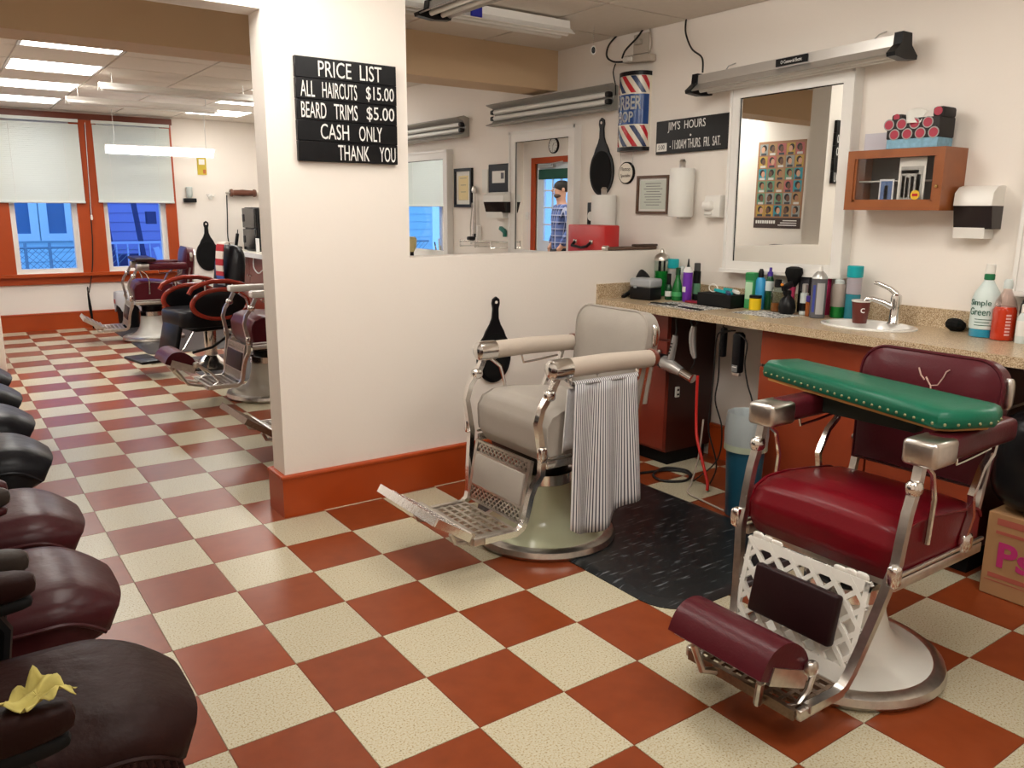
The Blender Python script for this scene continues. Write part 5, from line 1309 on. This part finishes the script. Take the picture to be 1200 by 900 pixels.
MB().rbox((0, 0, -.12), (.045, .052, .20), .012, 2).rbox((0, .0, -.03), (.035, .04, .03), .006, 1).build('clipper_body', black_m, hk)
MB().rbox((-.0235, 0, -.195), (.002, .036, .035), .0008, 1).build('print_patch', P_('grey_patch', (.16, .16, .16)), hk); MB().box(-.0255, -.0245, -.012, .014, -.190, -.186).build('print_line', letter_m, hk, smooth=0)
MB().rbox((-.005, 0, -.225), (.02, .045, .02), .003, 1).build('blade', oldchrome_m, hk)
bk_ = thing('hair_trimmer', 'slim black trimmer hanging behind the clipper cords', 'hair trimmer', (2.73, .68, .86)); MB().rbox((0, 0, -.08), (.03, .03, .15), .008, 2).build('trimmer_body', black_m, bk_); MB().tube([(0, 0, -.005), (0, .01, .0), (0, 0, .01)], .004, 6).build('hang_loop', cordm, bk_)
cord('black clipper cord looping down beside the trimmer', [(2.72, .60, .85), (2.70, .66, .84), (2.70, .70, .80), (2.71, .715, .6), (2.72, .73, .45), (2.74, .75, .30), (2.76, .70, .12), (2.74, .72, .012)], .004, cordm)
cord('second black clipper cord hanging to the floor', [(2.72, .62, .85), (2.715, .685, .80), (2.72, .69, .6), (2.73, .71, .47), (2.735, .66, .33), (2.75, .69, .15), (2.70, .80, .012)], .004, cordm)
cord('black cord curving from the black clipper down to the waste bin', [(2.70, .56, .84), (2.70, .51, .80), (2.70, .515, .70), (2.70, .49, .60), (2.70, .455, .52), (2.72, .45, .40)], .004, cordm)
cord('red extension cord hanging down to the floor under the counter', [(2.73, .838, .58), (2.73, .835, .45), (2.72, .82, .33), (2.70, .79, .25), (2.68, .73, .15), (2.66, .67, .05), (2.65, .66, .010)], .008, P_('red_cord', (.60, .02, .015), .4))
cord('black cables coiled on the floor under the counter', [(2.40, 1.09, .008), (2.60, 1.06, .008), (2.76, 1.00, .008), (2.78, .90, .008), (2.68, .84, .008), (2.58, .90, .008), (2.60, 1.0, .010), (2.72, 1.03, .020), (2.80, .94, .015), (2.74, .84, .012)], .007, cordm)
cord('grey cord trailing over the floor to the red chair', [(2.74, .79, .35), (2.72, .79, .15), (2.66, .78, .010), (2.55, .70, .007), (2.52, .56, .007), (2.50, .42, .007)], .005, cordw)
t = thing('wall_outlet', 'white double outlet on the dark cabinet side under the counter', 'outlet', (2.80, 1.098, .43)); MB().rbox((.05, -.012, 0), (.03, .014, .06), .003, 1).build('cover_plate', whiteplastic_m, t); MB().box(.042, .058, -.0205, -.019, .008, .018).box(.042, .058, -.0205, -.019, -.018, -.008).build('socket', black_m, t, smooth=0)
# waste bin with liner
wb = thing('waste_bin', 'blue waste bin with a clear liner beside the vanity cabinet', 'waste bin', (2.545, .355, 0))
MB().lathe([(.072, 0), (.075, .004), (.092, .40), (.088, .40), (.072, .01)], n=28).build('bin', P_('dark_blue_bin', (.015, .10, .17), .35), wb)
lin = P_('clear_liner', (.36, .41, .42), .35)
b = MB(); rr = []
for z, r in ((.33, .096), (.40, .099), (.48, .096), (.51, .09), (.50, .084), (.42, .08)):
    rr.append([b.bm.verts.new((r * (1 + .05 * math.sin(k * 2.3 + z * 30)) * math.cos(2 * PI * k / 36), r * (1 + .05 * math.sin(k * 1.7)) * math.sin(2 * PI * k / 36), z)) for k in range(36)])
b.skinr(rr, cap=False); b.build('liner', lin, wb, smooth=80)
MB().lathe([(.1005, .33), (.1005, .36)], n=28, cap=False).build('liner_band', P_('pale_green_band', (.42, .48, .36), .5), wb)
# cardboard box with pink print and black bag
cb = thing('cardboard_box', 'cardboard box with pink lettering on the floor at the right edge', 'box', (2.66, -.90, 0))
MB().rbox((.14, 0, .165), (.28, .41, .33), .004, 1).build('carton', P_('cardboard', (.40, .22, .10), .7, var=.15), cb)
pk = P_('pink_print_ink', (.50, .03, .17), .6)
text('Ps', .12, .10, pk, cb, (-.0012, .155, .12), '-X', .001, bold=.03)
MB().box(-.0015, -.0005, -.05, .17, .285, .31).box(-.0015, -.0005, -.02, .17, .25, .262).box(-.0015, -.0005, -.19, .19, .06, .063).box(-.0015, -.0005, .0, .18, .075, .092).build('print_lines', P_('faded_red_print', (.42, .10, .07), .7), cb, smooth=0)
bg = thing('duffel_bag', 'glossy black bag standing on the cardboard box', 'bag', (2.80, -.905, .33))
MB().super((0, 0, .20), (.17, .255, .20), .55, .55).build('bag_body', P_('glossy_black_nylon', (.006, .006, .007), .25, spec=.3), bg)
MB().tube([(-.165, .21, .22), (-.15, .225, .30), (-.08, .22, .385), (.02, .20, .40)], .006, 6).build('piping', oldchrome_m, bg)
MB().tube([(-.17, -.05, .24), (-.185, -.05, .30), (-.12, -.05, .40), (.0, -.05, .42)], .010, 8).build('strap', P_('grey_strap', (.35, .35, .35), .5), bg)

# ================================================================ FAR ROOM
slat_m = mat('pale_blind_slat', (.66, .70, .66), .5)
def blind(label, x0, x1, z0, z1):
    t = thing('venetian_blind', label, 'blind', ((x0 + x1) / 2, YF - .055, z0), group='venetian blinds on the street windows'); w = (x1 - x0) / 2; h = z1 - z0
    bx('headrail', slat_m, (-w, w, -.02, .02, h - .035, h), t); MB().rbox((0, 0, .012), (2 * w, .034, .024), .006, 2).build('bottom_rail', slat_m, t)
    b = MB(); n = int((h - .06) / .0215)
    for k in range(n):
        z = .035 + k * .0215
        b.obox((0, 0, z), (2 * w - .006, .025, .0012), Matrix.Rotation(R(66), 3, 'X'))
    b.build('slats', slat_m, t, smooth=0)['kind'] = 'stuff'
    for x in (-w * .62, w * .62): MB().cyl((x, -.016, .02), (x, -.016, h), .0015, n=5).build('ladder_cord', white_m, t)
    return t
blind('pale venetian blind over the leftmost street window', -.92, -.02, 1.46, 2.40)
blind('pale venetian blind over the middle street window, left in the picture', .20, 1.06, 1.46, 2.40)
blind('pale venetian blind over the right street window, behind the lit strip light', 1.20, 2.05, 1.47, 2.40)
cord('dark blind cord hanging on the post between the windows', [(1.13, YF - .05, 2.35), (1.12, YF - .06, 1.9), (1.10, YF - .06, 1.33), (1.09, YF - .05, 1.0), (1.06, YF - .05, .7), (1.0, YF - .05, .42)], .006, cordm)
t = thing('blind_tassel', 'pale cord tassel hanging on the post between the windows', 'cord', (1.105, YF - .075, 1.27)); MB().lathe([(.008, 0), (.014, .02), (.009, .06)], n=10).build('tassel', whiteplastic_m, t); MB().tube([(0, 0, .06), (.01, 0, .5), (.03, .02, 1.1)], .003, 5).build('pull_string', whiteplastic_m, t)
t = thing('umbrella', 'folded black umbrella leaning under the window', 'umbrella', (1.0, YF - .10, 0), 0); MB().tube([(0, -.03, .0), (-.01, .0, .25), (-.015, .02, .42)], [.008, .018, .010], 10).build('canopy', blackm_m, t); MB().tube([(-.015, .02, .42), (-.016, .022, .47), (-.016, .0, .49), (-.016, -.02, .47)], .008, 8).build('handle', black_m, t)
tb2 = thing('waste_bin', 'black waste bin with a white bag liner under the right window', 'waste bin', (1.37, 8.55, 0))
MB().lathe([(.105, 0), (.11, .004), (.135, .36), (.130, .36), (.105, .01)], n=24).build('bin', black_m, tb2)
b = MB(); rr = []
for z, r in ((.24, .140), (.33, .146), (.42, .142), (.44, .135), (.36, .126)):
    rr.append([b.bm.verts.new((r * (1 + .05 * math.sin(k * 2.1)) * math.cos(2 * PI * k / 28), r * (1 + .05 * math.sin(k * 1.3)) * math.sin(2 * PI * k / 28), z + (.05 * math.sin(k * .9) if z < .3 else 0))) for k in range(28)])
b.skinr(rr, cap=False); b.build('liner', P_('white_liner', (.62, .62, .64), .5), tb2, smooth=80)
MB().rbox((-.148, -.03, .33), (.006, .07, .05), .002, 1).build('red_mark', redmetal_m, tb2)
# items on the window wall
t = thing('wooden_roller', 'turned wooden roller with metal ends on the far wall', 'roller', (2.90, YF, 1.61))
b = MB(); pr = [(.030, -.17), (.045, -.165), (.05, -.14), (.036, -.125), (.040, -.05), (.044, 0), (.040, .05), (.036, .125), (.05, .14), (.045, .165), (.030, .17)]
b.lathe(pr, n=20); b.build('roller', P_('brown_turned_wood', (.13, .045, .025), .35, var=.3), t, loc=(0, -.06, 0), rot=(0, PI / 2, 0))
MB().cyl((-.22, -.06, 0), (.22, -.06, 0), .010, n=10).build('axle', oldchrome_m, t); MB().box(-.20, -.185, -.06, 0, -.012, .012).box(.185, .20, -.06, 0, -.012, .012).build('wall_bracket', oldchrome_m, t, smooth=0)
cord('black cord hanging from the wooden roller to the far counter', [(2.70, YF - .03, 1.58), (2.69, YF - .03, 1.3), (2.68, YF - .03, 1.05), (2.70, YF - .05, .92)], .007, cordm)
t = thing('wall_picture', 'small yellow and white picture on the far wall', 'picture', (2.42, YF, 1.93)); bx('print', P_('yellow_print', (.55, .42, .04), .5), (-.055, .055, -.012, 0, -.105, .105), t); bx('white_patch', paper_m, (-.035, .035, -.014, -.012, .02, .085), t); bx('red_patch', P_('rusty_print', (.45, .15, .03), .5), (.01, .045, -.014, -.012, -.09, -.04), t)
t = thing('wall_shelf', 'small black bracket with white cup hook on the far wall', 'shelf', (2.24, YF, 1.51)); MB().rbox((0, -.035, 0), (.15, .07, .05), .008, 2).build('bracket', black_m, t); MB().lathe([(.02, .03), (.035, .05), (.04, .16), (.03, .165)], (0, -.035, 0), n=16).build('cup', frost, t)
t = thing('wall_hook', 'small white hook between the black bracket and the roller', 'hook', (2.50, YF, 1.56)); MB().rbox((0, -.008, 0), (.05, .016, .07), .004, 1).tube([(0, -.016, .01), (-.04, -.05, .0), (-.05, -.05, .03)], .007, 6).tube([(0, -.016, .01), (.04, -.05, .0), (.05, -.05, .03)], .007, 6).build('hook_body', whiteplastic_m, t)
t = thing('picture_frame', 'thin black frame high on the station wall at the pillar edge', 'framed paper', (XW, 8.3, 1.75)); bx('frame', black_m, (-.02, 0, -.12, .12, -.09, .09), t); bx('mount', paper_m, (-.022, -.02, -.10, .10, -.07, .07), t)
# far counter and cabinets
fct = thing('countertop', 'long white-edged counter along the station wall of the far room', 'countertop', (2.62, 5.25, .855)); bx('counter_slab', P_('pale_laminate', (.62, .58, .50), .35), (0, XW - 2.62, -3.50, 3.56, 0, .045), fct); bx('front_edge', white_m, (-.006, 0, -3.50, 3.56, -.01, .045), fct)
for k in range(6):
    y = 2.35 + k * 1.16
    c = thing('base_cabinet', ['red-brown base cabinet under the far counter, nearest the partition', 'second red-brown base cabinet from the partition', 'third red-brown base cabinet from the partition', 'fourth red-brown base cabinet from the partition', 'second red-brown base cabinet from the window wall', 'red-brown base cabinet in the far window corner'][k], 'cabinet', (2.72, y, 0), 0, 'far base cabinets')
    bx('carcass', mahog_m, (.02, .45, -.56, .56, .08, .844), c); bx('toe_kick', blackm_m, (.06, .44, -.55, .55, 0, .08), c)
    for s in (-1, 1):
        d_ = bx('cabinet_door', mahog_m, (0, .02, min(s * .005, s * .55), max(s * .005, s * .55), .10, .84), c); MB().super((-.010, s * .05, .60), (.010, .012, .012), .9, .9, 10, 6).build('knob', oldchrome_m, d_)
mf = thing('mini_fridge', 'black two-door mini fridge standing on the far counter', 'fridge', (2.76, 8.18, .90)); MB().rbox((.19, 0, .265), (.34, .46, .53), .008, 1).build('fridge_body', black_m, mf)
for z0, z1 in ((.01, .27), (.28, .52)): d_ = MB().rbox((.005, 0, (z0 + z1) / 2), (.03, .455, z1 - z0), .006, 1).build('fridge_door', P_('gloss_black', (.012, .012, .013), .15), mf); MB().rbox((-.016, .18, (z0 + z1) / 2), (.016, .02, .09), .004, 1).build('handle', P_('dark_grey_plastic', (.05, .05, .05)), d_)
ph = thing('telephone', 'black cordless telephone on its stand beside the mini fridge', 'telephone', (2.72, 8.62, .90)); MB().rbox((0, 0, .02), (.12, .13, .04), .012, 2).build('stand', black_m, ph); MB().rbox((.01, .0, .12), (.035, .05, .17), .010, 2, Matrix.Rotation(R(10), 3, 'Y')).build('handset', black_m, ph); MB().cyl((.03, .015, .2), (.035, .015, .25), .006, n=8).build('antenna', black_m, ph)
t = thing('white_card', 'white card standing on the far counter edge', 'card', (2.70, 7.72, .90)); MB().rbox((0, 0, .085), (.012, .10, .17), .002, 1).build('card_body', paper_m, t); MB().rbox((.015, 0, .004), (.04, .10, .008), .002, 1).build('card_foot', paper_m, t)
cord('pale coiled cord hanging under the far counter', [(2.70, 7.9, .84), (2.68, 7.85, .72), (2.68, 7.7, .66), (2.68, 7.55, .70), (2.69, 7.45, .74)], .008, whiteplastic_m)
# red case, strop, towel holder etc. beyond the half wall
rcse = thing('tool_case', 'red metal case with black handle standing behind the half wall', 'case', (2.90, 1.935, .90)); MB().rbox((.03, 0, .22), (.12, .36, .44), .010, 2).build('case_body', redmetal_m, rcse)
MB().tube([(-.034, .10, .335), (-.065, .095, .31), (-.066, .0, .30), (-.065, -.05, .31), (-.034, -.055, .335)], .009, 8).build('handle', black_m, rcse)
for y in (.10, -.055): MB().rbox((-.034, y, .335), (.012, .03, .025), .003, 1).build('latch', oldchrome_m, rcse)
st = thing('leather_strop', 'brown leather strop lying on top of the half wall', 'strop', (2.93, 1.625, 1.195), 0); MB().rbox((.03, 0, .012), (.40, .05, .020), .006, 2).build('strap', P_('brown_leather', (.10, .055, .035), .5, var=.3), st); MB().rbox((.15, .0, .028), (.18, .05, .012), .004, 1).build('handle_flap', P_('dark_brown_leather', (.06, .035, .025), .5), st); MB().cyl((-.17, -.02, .016), (-.17, .02, .016), .015, n=12).build('end_ring', oldchrome_m, st)
t = thing('wall_clock_timer', 'small black and white timer hanging beside the far mirror', 'timer', (XW, 2.22, 1.40)); MB().rbox((-.015, 0, 0), (.03, .075, .16), .006, 2).build('timer_body', black_m, t); MB().cyl((-.032, 0, -.01), (-.030, 0, -.01), .030, n=20).build('dial', paper_m, t)
t = thing('hand_sprayer', 'chrome hose sprayer hanging on the wall below the notice board', 'sprayer', (XW, 3.66, 1.18)); MB().tube([(-.03, 0, 0), (-.03, 0, .10), (-.03, 0, .38)], [.010, .014, .010], 10).lathe([(.02, .38), (.024, .40), (.014, .43)], (-.03, 0, 0), n=12).build('sprayer_body', oldchrome_m, t); MB().tube([(-.03, .0, .0), (-.03, .05, -.03), (-.03, .06, .1), (-.03, .03, .3)], .006, 6).build('hose', oldchrome_m, t); MB().rbox((-.02, -.05, .05), (.04, .03, .14), .008, 2).build('holder', whiteplastic_m, t); MB().rbox((-.025, 0, .04), (.03, .035, .03), .004, 1).build('grip', black_m, t)
t = thing('wire_rack', 'chrome wire rack on the wall under the hose sprayer', 'rack', (XW, 3.42, 1.14)); b = MB()
for x in (-.02, -.10, -.18): b.tube([(x, -.22, .04), (x, .22, .04)], .006, 6)
for y in (-.22, 0, .22): b.tube([(-.18, y, .05), (-.18, y, .0), (0, y, .0)], .006, 6)
b.build('wire_frame', chrome_m, t); MB().rbox((-.1, .18, .06), (.06, .05, .03), .01, 2).build('soap_dish', black_m, t)
t = thing('spring_clip', 'small green plastic clip on the wall beside the far mirror', 'clip', (XW, 3.27, 1.275)); MB().rbox((-.02, 0, 0), (.03, .07, .03), .006, 2, Matrix.Rotation(R(25), 3, 'X')).rbox((-.02, -.03, -.03), (.025, .03, .05), .006, 2).build('clip_body', P_('green_teal_plastic', (.0, .16, .12)), t)
tj = thing('tool_jar', 'jar of combs and scissors in front of the far left mirror', 'jar', (2.92, 4.55, .90)); MB().lathe([(.05, 0), (.052, .004), (.052, .14)], n=20).build('jar_body', clear_body('jar_glass', (.85, .93, .9)), tj)
for k in range(7):
    a = k * .9; MB().tube([(.03 * math.cos(a), .03 * math.sin(a), .01), (.06 * math.cos(a), .07 * math.sin(a), .20 + .03 * (k % 3))], .006, 6).build('tool', [oldchrome_m, black_m, whiteplastic_m][k % 3], tj)
t = thing('dusting_brush', 'pale yellow dusting brush in front of the far left mirror', 'brush', (2.95, 4.36, .90)); MB().lathe([(.03, 0), (.02, .05), (.016, .16)], n=14).build('handle', black_m, t); MB().lathe([(.018, .16), (.04, .20), (.045, .27), (.03, .29)], n=16).build('bristles', P_('pale_bristles', (.70, .60, .30), .8), t)

# ================================================================ LEFT WALL (seen in the mirrors)
po = thing('haircut_poster', 'poster with rows of small haircut portraits, seen in the framed mirror', 'poster', (XL + .001, 3.79, 1.245))
pw, phh = .62, .95
bx('sheet', P_('poster_tan', (.34, .17, .09), .6), (0, .003, -pw / 2, pw / 2, 0, phh), po)
bx('title_band', P_('poster_dark', (.05, .03, .025), .6), (.003, .0036, -pw / 2, pw / 2, 0, .115), po)
b = MB()
for k in range(3): b.box(.0036, .004, -.26, -.02 - .03 * k, .03 + k * .025, .04 + k * .025)
for k in range(9): b.box(.0036, .004, .02 + k * .03, .042 + k * .03, .05, .085)
b.build('print_lines', letter_m, po, smooth=0)
bgs = [P_('poster_bg_%s' % n, c, .6) for n, c in (('teal', (.03, .26, .32)), ('tan', (.36, .22, .10)), ('rose', (.45, .12, .12)), ('grey', (.28, .30, .28)), ('gold', (.48, .30, .06)), ('green', (.12, .26, .16)))]
skins = [P_('poster_skin_%s' % n, c, .6) for n, c in (('light', (.60, .33, .22)), ('mid', (.36, .17, .09)), ('deep', (.14, .065, .04)))]
hairm = P_('poster_hair', (.018, .012, .010), .6); shirt_p = [P_('poster_shirt_dark', (.05, .05, .06), .6), P_('poster_shirt_white', (.6, .58, .55), .6)]
random.seed(11)
for r_ in range(6):
    for c_ in range(5):
        y0 = -pw / 2 + .022 + c_ * .117; z0 = .130 + r_ * .134
        cell = bx('portrait', random.choice(bgs), (.003, .0034, y0, y0 + .106, z0, z0 + .122), po)
        def ell(nm, m, cy, cz, ry, rz, x):
            MB().prism([(ry * math.cos(2 * PI * k / 16), rz * math.sin(2 * PI * k / 16)) for k in range(16)], .0003, face_mtx((x, cy, cz), '+X')).build(nm, m, cell)
        cy = y0 + .053 + random.uniform(-.008, .008); s_ = random.choice((-1, 1))
        ell('hair_print', hairm, cy - s_ * .006, z0 + .078, .033, .036, .0036)
        ell('face_print', random.choice(skins), cy + s_ * .008, z0 + .062, .024, .034, .004)
        bx('shirt_print', random.choice(shirt_p), (.0034, .0038, y0 + .018, y0 + .088, z0, z0 + .024), cell)
ck = thing('wall_clock', 'round black-rimmed wall clock above the door, seen in the mirror', 'clock', (XL, 8.05, 2.38))
MB().cyl((0, 0, 0), (.03, 0, 0), .115, n=36).build('rim', black_m, ck); MB().cyl((.03, 0, 0), (.033, 0, 0), .098, n=36).build('dial', paper_m, ck)
b = MB()
for k in range(12): b.obox((.034, .082 * math.sin(2 * PI * k / 12), .082 * math.cos(2 * PI * k / 12)), (.001, .008, .016), Matrix.Rotation(-2 * PI * k / 12, 3, 'X'))
b.build('hour_marks', blackm_m, ck)
MB().obox((.035, -.015, .02), (.001, .008, .055), Matrix.Rotation(R(35), 3, 'X')).build('hour_hand', blackm_m, ck); MB().obox((.0355, 0, -.032), (.001, .005, .08)).build('minute_hand', blackm_m, ck)
t = thing('light_switch', 'white switch plate on the wall beside the door, seen in the mirror', 'switch', (XL, 8.73, 1.33)); MB().rbox((.005, 0, 0), (.01, .08, .12), .003, 1).build('plate', whiteplastic_m, t); MB().rbox((.014, 0, .0), (.01, .012, .025), .002, 1).build('toggle', whiteplastic_m, t)

# ================================================================ MAN (seen in the mirror)
man = thing('person', 'man in blue plaid shirt and dark trousers standing by the door, seen in mirror', 'person', (-.30, 6.80, 0), R(-72))
def skin_obj(name, V, E, Rr, m, parent, root=0, sub=2):
    me = bpy.data.meshes.new(name); me.from_pydata(V, E, []); me.materials.append(m)
    o = bpy.data.objects.new(name, me); C.objects.link(o); o.parent = parent
    o.modifiers.new('skin', 'SKIN'); sv = me.skin_vertices[0].data
    for i, r in enumerate(Rr):
        sv[i].radius = r if isinstance(r, tuple) else (r, r); sv[i].use_root = (i == root)
    s = o.modifiers.new('sub', 'SUBSURF'); s.levels = sub; s.render_levels = sub
    o.modifiers['skin'].use_smooth_shade = True
    return o
skinm = P_('skin', (.50, .27, .19), .5)
# local: facing +Y, z up, 1.80 m
V = [(0, 0, .95), (0, .0, 1.15), (0, -.01, 1.38), (0, -.01, 1.50), (0, .01, 1.56), (0, .02, 1.66), (0, .015, 1.75), (0, .01, 1.80),
     (.19, -.02, 1.45), (.25, -.05, 1.18), (.20, .06, .95), (.17, .11, .88), (-.19, -.02, 1.45), (-.25, -.05, 1.18), (-.20, .06, .95), (-.17, .11, .88),
     (.10, 0, .88), (.11, .02, .50), (.12, -.02, .09), (.12, .14, .03), (-.10, 0, .88), (-.11, .02, .50), (-.12, -.02, .09), (-.12, .14, .03)]
E_ = [(0, 1), (1, 2), (2, 3), (3, 4), (4, 5), (5, 6), (6, 7), (2, 8), (8, 9), (9, 10), (10, 11), (2, 12), (12, 13), (13, 14), (14, 15), (0, 16), (16, 17), (17, 18), (18, 19), (0, 20), (20, 21), (21, 22), (22, 23)]
Rr = [(.13, .10), (.13, .10), (.14, .10), .058, .062, (.078, .095), (.08, .095), (.05, .06), .055, .045, .035, .04, .055, .045, .035, .04, .085, .06, .045, .04, .085, .06, .045, .04]
skin_obj('body', V, E_, Rr, skinm, man)
plaid = bpy.data.materials.new('blue_plaid'); plaid.use_nodes = True
nt = plaid.node_tree; B_ = nt.nodes['Principled BSDF']; B_.inputs['Roughness'].default_value = .85
tc = nt.nodes.new('ShaderNodeTexCoord'); sp = nt.nodes.new('ShaderNodeSeparateXYZ'); nt.links.new(tc.outputs['Object'], sp.inputs[0])
ad = nt.nodes.new('ShaderNodeMath'); ad.operation = 'ADD'; nt.links.new(sp.outputs[0], ad.inputs[0]); nt.links.new(sp.outputs[1], ad.inputs[1])
outs = []
for src, fq, th in ((ad.outputs[0], 11, .55), (sp.outputs[2], 11, .55), (ad.outputs[0], 11, .88), (sp.outputs[2], 11, .88)):
    mu = nt.nodes.new('ShaderNodeMath'); mu.operation = 'MULTIPLY'; mu.inputs[1].default_value = fq; fr = nt.nodes.new('ShaderNodeMath'); fr.operation = 'FRACT'; gt = nt.nodes.new('ShaderNodeMath'); gt.operation = 'GREATER_THAN'; gt.inputs[1].default_value = th
    nt.links.new(src, mu.inputs[0]); nt.links.new(mu.outputs[0], fr.inputs[0]); nt.links.new(fr.outputs[0], gt.inputs[0]); outs.append(gt.outputs[0])
s1 = nt.nodes.new('ShaderNodeMath'); s1.operation = 'ADD'; nt.links.new(outs[0], s1.inputs[0]); nt.links.new(outs[1], s1.inputs[1])
s2 = nt.nodes.new('ShaderNodeMath'); s2.operation = 'MAXIMUM'; nt.links.new(outs[2], s2.inputs[0]); nt.links.new(outs[3], s2.inputs[1])
hv = nt.nodes.new('ShaderNodeMath'); hv.operation = 'MULTIPLY'; hv.inputs[1].default_value = .5; nt.links.new(s1.outputs[0], hv.inputs[0])
m1 = nt.nodes.new('ShaderNodeMix'); m1.data_type = 'RGBA'; m1.inputs[6].default_value = (.10, .15, .38, 1); m1.inputs[7].default_value = (.012, .018, .06, 1); nt.links.new(hv.outputs[0], m1.inputs[0])
m2 = nt.nodes.new('ShaderNodeMix'); m2.data_type = 'RGBA'; m2.inputs[7].default_value = (.42, .45, .62, 1); nt.links.new(m1.outputs[2], m2.inputs[6]); nt.links.new(s2.outputs[0], m2.inputs[0])
nt.links.new(m2.outputs[2], B_.inputs['Base Color'])
VS = [(0, 0, .82), (0, .0, 1.15), (0, -.01, 1.38), (0, -.01, 1.49), (.20, -.02, 1.45), (.265, -.05, 1.18), (.21, .06, .95), (-.20, -.02, 1.45), (-.265, -.05, 1.18), (-.21, .06, .95)]
skin_obj('plaid_shirt', VS, [(0, 1), (1, 2), (2, 3), (2, 4), (4, 5), (5, 6), (2, 7), (7, 8), (8, 9)], [(.175, .135), (.165, .13), (.17, .125), .078, .075, .068, .055, .075, .068, .055], plaid, man)
VT = [(0, 0, .95), (.10, 0, .86), (.11, .02, .50), (.12, -.02, .10), (-.10, 0, .86), (-.11, .02, .50), (-.12, -.02, .10)]
skin_obj('trousers', VT, [(0, 1), (1, 2), (2, 3), (0, 4), (4, 5), (5, 6)], [(.15, .115), .105, .082, .07, .105, .082, .07], P_('dark_trousers', (.012, .014, .022), .8), man)
for s in (-1, 1): MB().super((s * .12, .06, .04), (.05, .14, .045), .6, .8).build('shoe', black_m, man)
hair_m = P_('dark_hair', (.012, .009, .008), .7)
b = MB().super((0, -.005, 1.735), (.092, .110, .085), .9, .9, 20, 12); b.build('hair', hair_m, man)
MB().super((0, .050, 1.615), (.066, .055, .034), .9, .9, 16, 10).build('beard', P_('beard', (.07, .04, .028), .8), man)
MB().tube([(0, .118, 1.705), (0, .138, 1.675), (0, .12, 1.662)], [.010, .015, .010], 8).build('nose', skinm, man)
for s in (-1, 1):
    MB().super((s * .034, .106, 1.705), (.013, .007, .008), 1, 1, 10, 6).build('eye', P_('eye_white', (.6, .58, .55), .3), man)
    MB().super((s * .092, .01, 1.69), (.012, .022, .032), .9, .9, 10, 8).build('ear', skinm, man)
    MB().tube([(s * .015, .112, 1.725), (s * .05, .104, 1.728)], .005, 6).build('eyebrow', hair_m, man)
MB().tube([(-.025, .118, 1.642), (0, .122, 1.644), (.025, .118, 1.642)], .006, 6).build('mouth', P_('lip', (.35, .12, .10), .5), man)
for s in (-1, 1):                                        # thumb hooked over the pocket, fingers inside
    for k in range(5):
        MB().tube([(s * (.175 - k * .012), .115 - .006 * k, .885), (s * (.17 - k * .012), .118, .86), (s * (.165 - k * .012), .105, .84)], [.010, .009, .008], 6).build('finger' if k else 'thumb', skinm, man)

bb2 = thing('booster_board', 'dark burgundy booster board across the arms of the window-side chair', 'booster board', (1.36, 7.50, .86), R(-4)); MB().rbox((0, 0, .02), (.20, .66, .035), .012, 2).build('pad', dkburg_l, bb2); MB().rbox((0, 0, -.04), (.05, .40, .08), .008, 1).build('locating_cleat', blackm_m, bb2)
